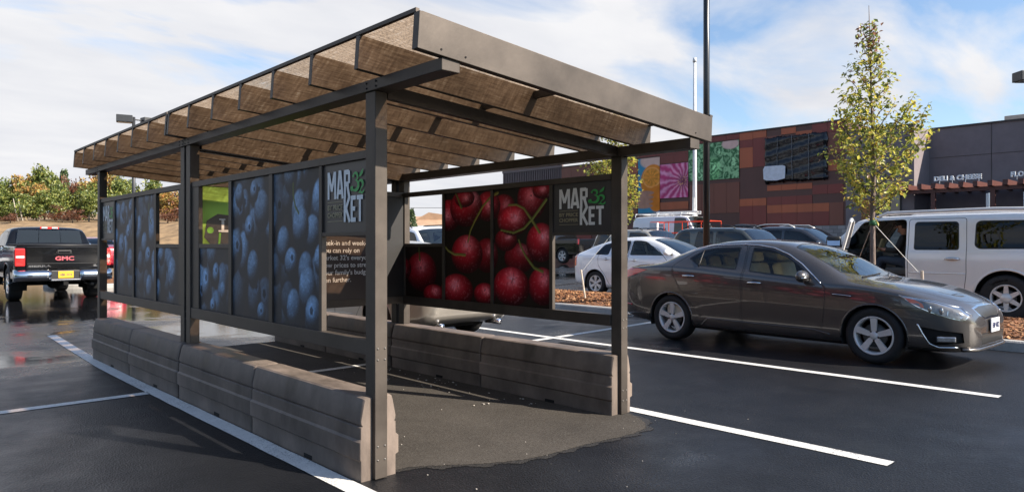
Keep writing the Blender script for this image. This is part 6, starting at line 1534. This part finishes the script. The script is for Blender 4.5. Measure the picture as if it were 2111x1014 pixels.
t2 = copy_tree(tree); t2.location = (12.25, 9.72, .26); t2.rotation_euler = (0, 0, 2.2); t2.scale = (1.0, 1.0, .94); t2['label'] = 'young tree with yellow green leaves behind the front right shelter post'
def stake(label, p, top, r=.022, seed=0):
    o = MB(); o.smooth = False; o.tube([p, top], [r, r * .9], 6); q = part('tree_stake', o, M_stake); tag(q, label, 'stake', None); return q
stake('short wooden stake behind the brown sedan hood holding a guy wire', (11.9, 3.50, .15), (11.86, 3.53, .98), .024)
stake('leaning pale stake in the bark mulch by the white hatchback wheel', (11.55, 9.97, .18), (11.6, 10.14, .83), .021)
stake('wooden stake on the far side of the young tree', (12.75, 4.9, .2), (12.8, 4.95, .8), .022)
for i, (a, b, lb) in enumerate((((TL[0], TL[1], 1.72), (11.86, 3.53, .90), 'pale guy wire from the young tree down to the short stake'), ((TL[0], TL[1], 1.72), (12.8, 4.95, .72), 'pale guy wire on the far side of the young tree'), ((12.25, 9.72, 1.7), (11.6, 10.13, .78), 'pale guy wire from the tree behind the right post'))):
    mb = MB(); mb.tube([a, b], .0045, 5); tag(part('guy_wire', mb, M_wire), lb, 'wire')
mb = MB(); mb.smooth = True; mb.cyl((TL[0], TL[1], 1.68), (TL[0], TL[1], 1.76), .052, n=12); tag(part('tree_tie', mb, mat('green_tie', (.03, .12, .05), .6)), 'green tie round the young tree trunk', 'tree tie')
# hill with a dry grass bank behind the car park
RT = Vector((.7284, -.6852)); FW = Vector((.6852, .7284))
def WP(u, Z): return RT * ((u - 1055.5) / 1453 * Z) + FW * Z
def hillz(u, Z):
    t = max(0, min(1, (Z - 56) / 26)); t = t * t * (3 - 2 * t); k = max(0, min(1, (760 - u) / 260)); k = k * k * (3 - 2 * k)
    return (4.1 * t + max(0, Z - 82) * .05) * k - .05
M_bank = mat('dry_grass_bank', (.25, .165, .085), .95, var=.55, vscale=.9, bump=.8, bscale=6)
mb = MB(); mb.smooth = True; us = [-900 + 45 * k for k in range(42)]; zs_ = [50, 54, 58, 61, 64, 67, 70, 74, 78, 82, 90, 110, 160, 260]; rr = random.Random(4)
for Z in zs_:
    for u in us:
        p = WP(u, Z); mb.v.append((p.x, p.y, hillz(u, Z) + (rr.uniform(-.16, .16) if 58 < Z < 120 and u < 700 else 0)))
for j in range(len(zs_) - 1):
    for i in range(len(us) - 1): k = j * len(us) + i; mb.face((k, k + 1, k + len(us) + 1, k + len(us)))
struct(part('hillside', mb, M_bank, recalc=False))
def crown_variant(seed, hw, hh, lobes, mats, n=1250, s=.36, conif=False):
    rr = random.Random(seed); mb = MB(); L_ = []
    if conif:
        for _ in range(n):
            t = rr.random() ** .7; r = hw * (1 - t) * rr.uniform(.25, 1.0) + .1; a = rr.random() * 2 * pi; L_.append(Vector((r * cos(a), r * sin(a), hh * 2 * t - hh - r * .18)))
    else:
        cs = [(Vector((rr.gauss(0, hw * .42), rr.gauss(0, hw * .42), rr.uniform(-hh * .62, hh * .66))), rr.uniform(.34, .56)) for _ in range(lobes)]
        for _ in range(n):
            c_, q = rr.choice(cs); d = Vector((rr.gauss(0, 1), rr.gauss(0, 1), rr.gauss(0, 1))).normalized() * (rr.random() ** .35); L_.append(c_ + Vector((d.x * hw * q, d.y * hw * q, d.z * hh * q * .85)))
    for p in L_:
        mb.cur = rr.choices(range(len(mats)), (5, 4, 3)[:len(mats)])[0]; sz = s * rr.uniform(.55, 1.2); d = Vector((rr.gauss(0, 1), rr.gauss(0, 1), rr.gauss(0, .8))); leaf(mb, p, d, Vector((rr.gauss(0, 1), rr.gauss(0, 1), 1)), sz * 1.5, rr)
    return mb
FL = dict(green=[leaf_mat('wood_green', (.16, .20, .05), .3), leaf_mat('wood_yellow_green', (.27, .28, .07), .3), leaf_mat('wood_deep_green', (.08, .115, .035), .3)],
          gold=[leaf_mat('wood_gold', (.40, .27, .07), .3), leaf_mat('wood_olive', (.28, .23, .07), .3), leaf_mat('wood_orange', (.42, .20, .06), .3)],
          pine=[leaf_mat('wood_pine', (.06, .095, .04), .15), leaf_mat('wood_pine_light', (.10, .14, .05), .15)],
          rust=[leaf_mat('wood_rust', (.20, .075, .04), .3), leaf_mat('wood_brown', (.15, .085, .05), .3)])
M_trk = mat('far_trunk', (.24, .20, .16), .9, var=.3)
PROTO = {}
def forest_tree(kind, label, u, Z, h, w, seed, z_base=None):
    key = (kind, seed % 5); p = WP(u, Z); z0 = hillz(u, Z) if z_base is None else z_base
    if key not in PROTO:
        root = thing('woodland_tree', label, 'tree', (p.x, p.y, z0), 0, 'trees on the hillside wood')
        mb = MB(); mb.smooth = True; mb.tube([(0, 0, -.3), (.05, 0, .3), (-.04, .05, .62)], [.035, .022, .006], 6); part('trunk', mb, M_trk, root, world=False)
        cv_ = crown_variant(seed * 7 + len(kind), .5, .46, 12, FL[kind], 2200 if kind != 'rust' else 900, .058, kind == 'pine')
        cv_.v = [(a, b, c_ + .50) for a, b, c_ in cv_.v]; part('crown', cv_, FL[kind], root, world=False, recalc=False); PROTO[key] = root
    else:
        root = copy_tree(PROTO[key]); root.location = (p.x, p.y, z0)
    root.scale = (w, w, h); root.rotation_euler = (0, 0, seed * 1.7); root['label'] = label
    return root
names = {'green': 'broad green tree', 'gold': 'gold autumn tree', 'pine': 'dark pointed pine tree', 'rust': 'low rust coloured bush'}
rr = random.Random(15); spots = []
row = [(-60, 'green', 8.2, 6.5), (5, 'green', 7.0, 6.5), (48, 'gold', 6.6, 5.5), (92, 'green', 7.4, 6.0), (128, 'pine', 6.8, 4.0), (160, 'green', 6.9, 6.5), (205, 'gold', 6.4, 6.0), (250, 'green', 5.6, 5.5), (290, 'green', 5.2, 5.0), (330, 'gold', 5.0, 5.0), (372, 'green', 5.4, 5.2), (420, 'green', 5.4, 5.2), (470, 'gold', 5.2, 5.0), (520, 'green', 5.4, 5.0), (580, 'green', 5.0, 5.0), (-140, 'green', 7.6, 6.0), (-220, 'gold', 7.0, 6.0)]
posn = ['beyond', 'behind', 'above', 'over']
k = 0
def where(u):
    if u < 0: return 'left of the truck'
    if u < 70: return 'over the truck left'
    if u < 150: return 'over the truck middle'
    if u < 205: return 'over the truck right'
    if u < 330: return 'behind the left panels'
    return 'behind the middle posts'
used = {}
def flabel(kind, u, tier):
    b = '%s %s, %s' % (names[kind], where(u), tier); used[b] = used.get(b, 0) + 1
    return b if used[b] == 1 else b + ', ' + ['', '', 'second along', 'third along', 'fourth along', 'fifth along', 'sixth along'][min(6, used[b])]
for u, kd, h, w in row: k += 1; forest_tree(kd, flabel(kd, u, 'on the skyline'), u + rr.uniform(-6, 6), 100 + rr.uniform(-4, 4), h * rr.choice((.7, .9, 1.1, 1.3)), w * rr.uniform(.6, 1.05), k)
for u, kd, h, w in row: k += 1; kd2 = rr.choice(('green', 'gold', 'gold', 'pine', 'rust')); forest_tree(kd2, flabel(kd2, u + 22, 'in the second row'), u + 22 + rr.uniform(-10, 10), 91 + rr.uniform(-2, 2), h * rr.choice((.55, .75, .95)), w * rr.uniform(.6, .9), k)
for u in range(-90, 620, 56):
    k += 1; kd = rr.choice(('green', 'rust', 'gold', 'rust', 'green')); h = rr.uniform(2.0, 4.2) if kd != 'rust' else rr.uniform(1.6, 2.4); forest_tree(kd, flabel(kd, u, 'at the front edge'), u + rr.uniform(-10, 10), 84 + rr.uniform(-1.5, 1.5), h, rr.uniform(3.2, 4.6), k)
for u in (20, 150, 262, 345): k += 1; forest_tree('rust', flabel('rust', u, 'on the grassy bank'), u, 79, rr.uniform(.9, 1.7), rr.uniform(1.8, 3.0), k)
p = forest_tree('pine', 'small lone pine over the far brick shops', 846, 92, 4.6, 3.0, 77, 1.6)
# pale bare trunks at the front of the wood
for u, lb in ((38, 'pale bare trunk leaning at the left of the wood'), (48, 'second pale bare trunk leaning beside the first')):
    q = WP(u, 82.5); mb = MB(); mb.smooth = True; mb.tube([(q.x, q.y, 3.9), (q.x - .25, q.y + .2, 5.4), (q.x - .45, q.y + .35, 6.8)], [.10, .08, .03], 7); tag(part('bare_tree', mb, mat('pale_trunk', (.42, .37, .30), .8)), lb, 'tree')
# far wood along the horizon, one mass
mb = MB(); rr = random.Random(8)
for _ in range(9000):
    u = rr.uniform(560, 1500); Z = rr.uniform(210, 250); q = WP(u, Z); leaf(mb, Vector((q.x, q.y, rr.random() ** 1.4 * (5.5 + 1.5 * sin(u * .02)))), Vector((rr.gauss(0, 1), rr.gauss(0, 1), rr.gauss(0, 1))), Vector((0, 0, 1)), 2.4, rr)
struct(part('distant_wood', mb, FL['green'][0], recalc=False), 'stuff')
# woods round the rest of the car park, behind the camera: what the car sides and windows mirror
mb = MB(); rr = random.Random(18)
for _ in range(9500):
    a = rr.uniform(radians(112), radians(300)); d = rr.uniform(70, 84) + (60 if a < 2.7 else 0); leaf(mb, Vector((d * cos(a), d * sin(a), rr.random() ** 1.2 * (9 + 2.5 * sin(a * 23)))), Vector((rr.gauss(0, 1), rr.gauss(0, 1), rr.gauss(0, 1))), Vector((0, 0, 1)), 2.6, rr)
struct(part('distant_wood', mb, FL['green'][0], recalc=False), 'stuff')
# overhead line seen through the window
a, b = WP(700, 95), WP(1000, 95); mb = MB(); mb.tube([(lerp(a.x, b.x, t / 12), lerp(a.y, b.y, t / 12), 6.75 - .25 * sin(pi * t / 12) - .25 * t / 12) for t in range(13)], .03, 5); tag(part('power_line', mb, M_blk), 'thin overhead power line above the far shops', 'power line')
# ------------------------------------------------------------ person in the driver's seat of the open SUV
def skin(name, verts, edges, radii, m, parent, sub=2, root_i=0):
    me = bpy.data.meshes.new(name); me.from_pydata(verts, edges, []); ob = bpy.data.objects.new(name, me); C.objects.link(ob)
    md = ob.modifiers.new('skin', 'SKIN'); md.use_smooth_shade = True
    for i, r in enumerate(radii):
        sv = me.skin_vertices[0].data[i]; sv.radius = (r, r) if not isinstance(r, tuple) else r; sv.use_root = (i == root_i)
    ob.modifiers.new('sub', 'SUBSURF').levels = sub; ob.modifiers['sub'].render_levels = sub
    dg = bpy.context.evaluated_depsgraph_get(); dg.update(); m2 = bpy.data.meshes.new_from_object(ob.evaluated_get(dg)); bpy.data.objects.remove(ob); bpy.data.meshes.remove(me)
    m2.materials.clear(); m2.materials.append(m); m2.polygons.foreach_set('use_smooth', [True] * len(m2.polygons))
    o = bpy.data.objects.new(name, m2); C.objects.link(o); o.parent = parent; return o
M_skin = mat('skin', (.40, .21, .145), .5, var=.06); M_jack = mat('dark_jacket', (.014, .015, .018), .8); M_jean = mat('blue_jeans', (.045, .065, .10), .85, var=.2, vscale=30); M_cap = mat('dark_cap', (.012, .012, .014), .8)
ez = ground_z(15.4, 3)
PR = thing('person', 'person in dark jacket, jeans and cap sitting in the open white SUV reading a paper', 'person', (15.42 - .42, 3.0 + 1.72, ez + .90), BACK)
# local: x forward, z up, origin at the seat; one continuous body
V = [(0, 0, .10), (.0, 0, .30), (.02, 0, .50), (.04, 0, .60), (.07, 0, .70), (.09, 0, .80), (.10, 0, .86),
     (.02, .17, .54), (.12, .24, .30), (.36, .15, .32), (.44, .12, .34), (.02, -.17, .54), (.12, -.24, .30), (.36, -.13, .30), (.44, -.10, .32),
     (.04, .10, .08), (.46, .13, .14), (.56, .13, -.28), (.68, .13, -.33), (.04, -.10, .08), (.46, -.12, .14), (.56, -.12, -.28), (.68, -.12, -.33)]
E_ = [(0, 1), (1, 2), (2, 3), (3, 4), (4, 5), (5, 6), (2, 7), (7, 8), (8, 9), (9, 10), (2, 11), (11, 12), (12, 13), (13, 14), (0, 15), (15, 16), (16, 17), (17, 18), (0, 19), (19, 20), (20, 21), (21, 22)]
Rr = [.13, .13, .14, .065, .085, .10, .06, .062, .05, .038, .03, .062, .05, .038, .03, .085, .065, .045, .04, .085, .065, .045, .04]
body = skin('body', V, E_, Rr, M_skin, PR)
for s in (1, -1):       # fingers and thumb, rooted in the palm
    hx, hy, hz = (.44, .12, .34) if s > 0 else (.44, -.10, .32)
    for f in range(4):
        y = hy + (f - 1.5) * .018; ln = (.055, .065, .062, .048)[f]
        skin('finger', [(hx - .01, y, hz), (hx + .03, y, hz + .012), (hx + .03 + ln * .5, y, hz + .004), (hx + .03 + ln * .72, y, hz - .016)], [(0, 1), (1, 2), (2, 3)], [.010, .009, .008, .007], M_skin, body, 1)
    skin('thumb', [(hx - .01, hy - s * .025, hz + .01), (hx + .02, hy - s * .042, hz + .02), (hx + .05, hy - s * .038, hz + .03)], [(0, 1), (1, 2)], [.011, .010, .008], M_skin, body, 1)
for nm, c_, r_ in (('nose', (.188, 0, .765), (.022, .014, .022)), ('ear', (.085, .098, .765), (.022, .010, .032)), ('ear', (.085, -.098, .765), (.022, .010, .032)), ('mouth', (.172, 0, .715), (.008, .026, .006)), ('chin', (.135, 0, .685), (.045, .05, .032))):
    mb = MB(); mb.ball(c_, *r_, 10, 8); part(nm, mb, M_skin if nm != 'mouth' else mat('lip', (.28, .09, .08), .5), body, world=False, smooth=True)
for s in (1, -1): mb = MB(); mb.ball((.172, s * .036, .79), .010, .014, .008, 8, 6); part('eye', mb, M_ink, body, world=False, smooth=True)
skin('jacket', [(0, 0, .02), V[1], V[2], V[3], V[7], V[8], (.34, .155, .32), V[11], V[12], (.34, -.135, .30)], [(0, 1), (1, 2), (2, 3), (2, 4), (4, 5), (5, 6), (2, 7), (7, 8), (8, 9)], [.175, .16, .165, .075, .078, .065, .05, .078, .065, .05], M_jack, PR)
skin('trousers', [V[0], V[15], V[16], (.555, .13, -.25), V[19], V[20], (.555, -.12, -.25)], [(0, 1), (1, 2), (2, 3), (0, 4), (4, 5), (5, 6)], [.15, .10, .078, .058, .10, .078, .058], M_jean, PR)
for s in (1, -1): mb = MB(); mb.smooth = True; mb.ball((.62, s * .125, -.35), .13, .05, .05, 12, 8); part('shoe', mb, M_blk, PR, world=False)
mb = MB(); mb.ball((.095, 0, .835), .112, .105, .075, 16, 10); mb.prism([(.16, .07), (.26, .045), (.275, 0), (.26, -.045), (.16, -.07)], 'z', .825, .838); part('cap', mb, M_cap, PR, world=False, smooth=True)
mb = MB(); mb.ball((.06, 0, .775), .092, .098, .07, 14, 8); part('hair', mb, M_darkint, PR, world=False, smooth=True)
# the paper in the hands
mb = MB()
for j in range(7):
    for i in range(2): q = Vector((.52 + .03 * sin(j), (-.20 + .36 * j / 6), .28 + .26 * i)); mb.v.append((15.0 - q.y, 4.72 + q.x - .09 * i, ez + .90 + q.z))
for j in range(6): mb.face((2 * j, 2 * j + 2, 2 * j + 3, 2 * j + 1))
pp = part('paper_sheet', mb, mat('yellowed_paper', (.58, .54, .32), .8, var=.15, vscale=8), recalc=False); tag(pp, 'yellowish sheet of paper held by the person in the SUV', 'paper')
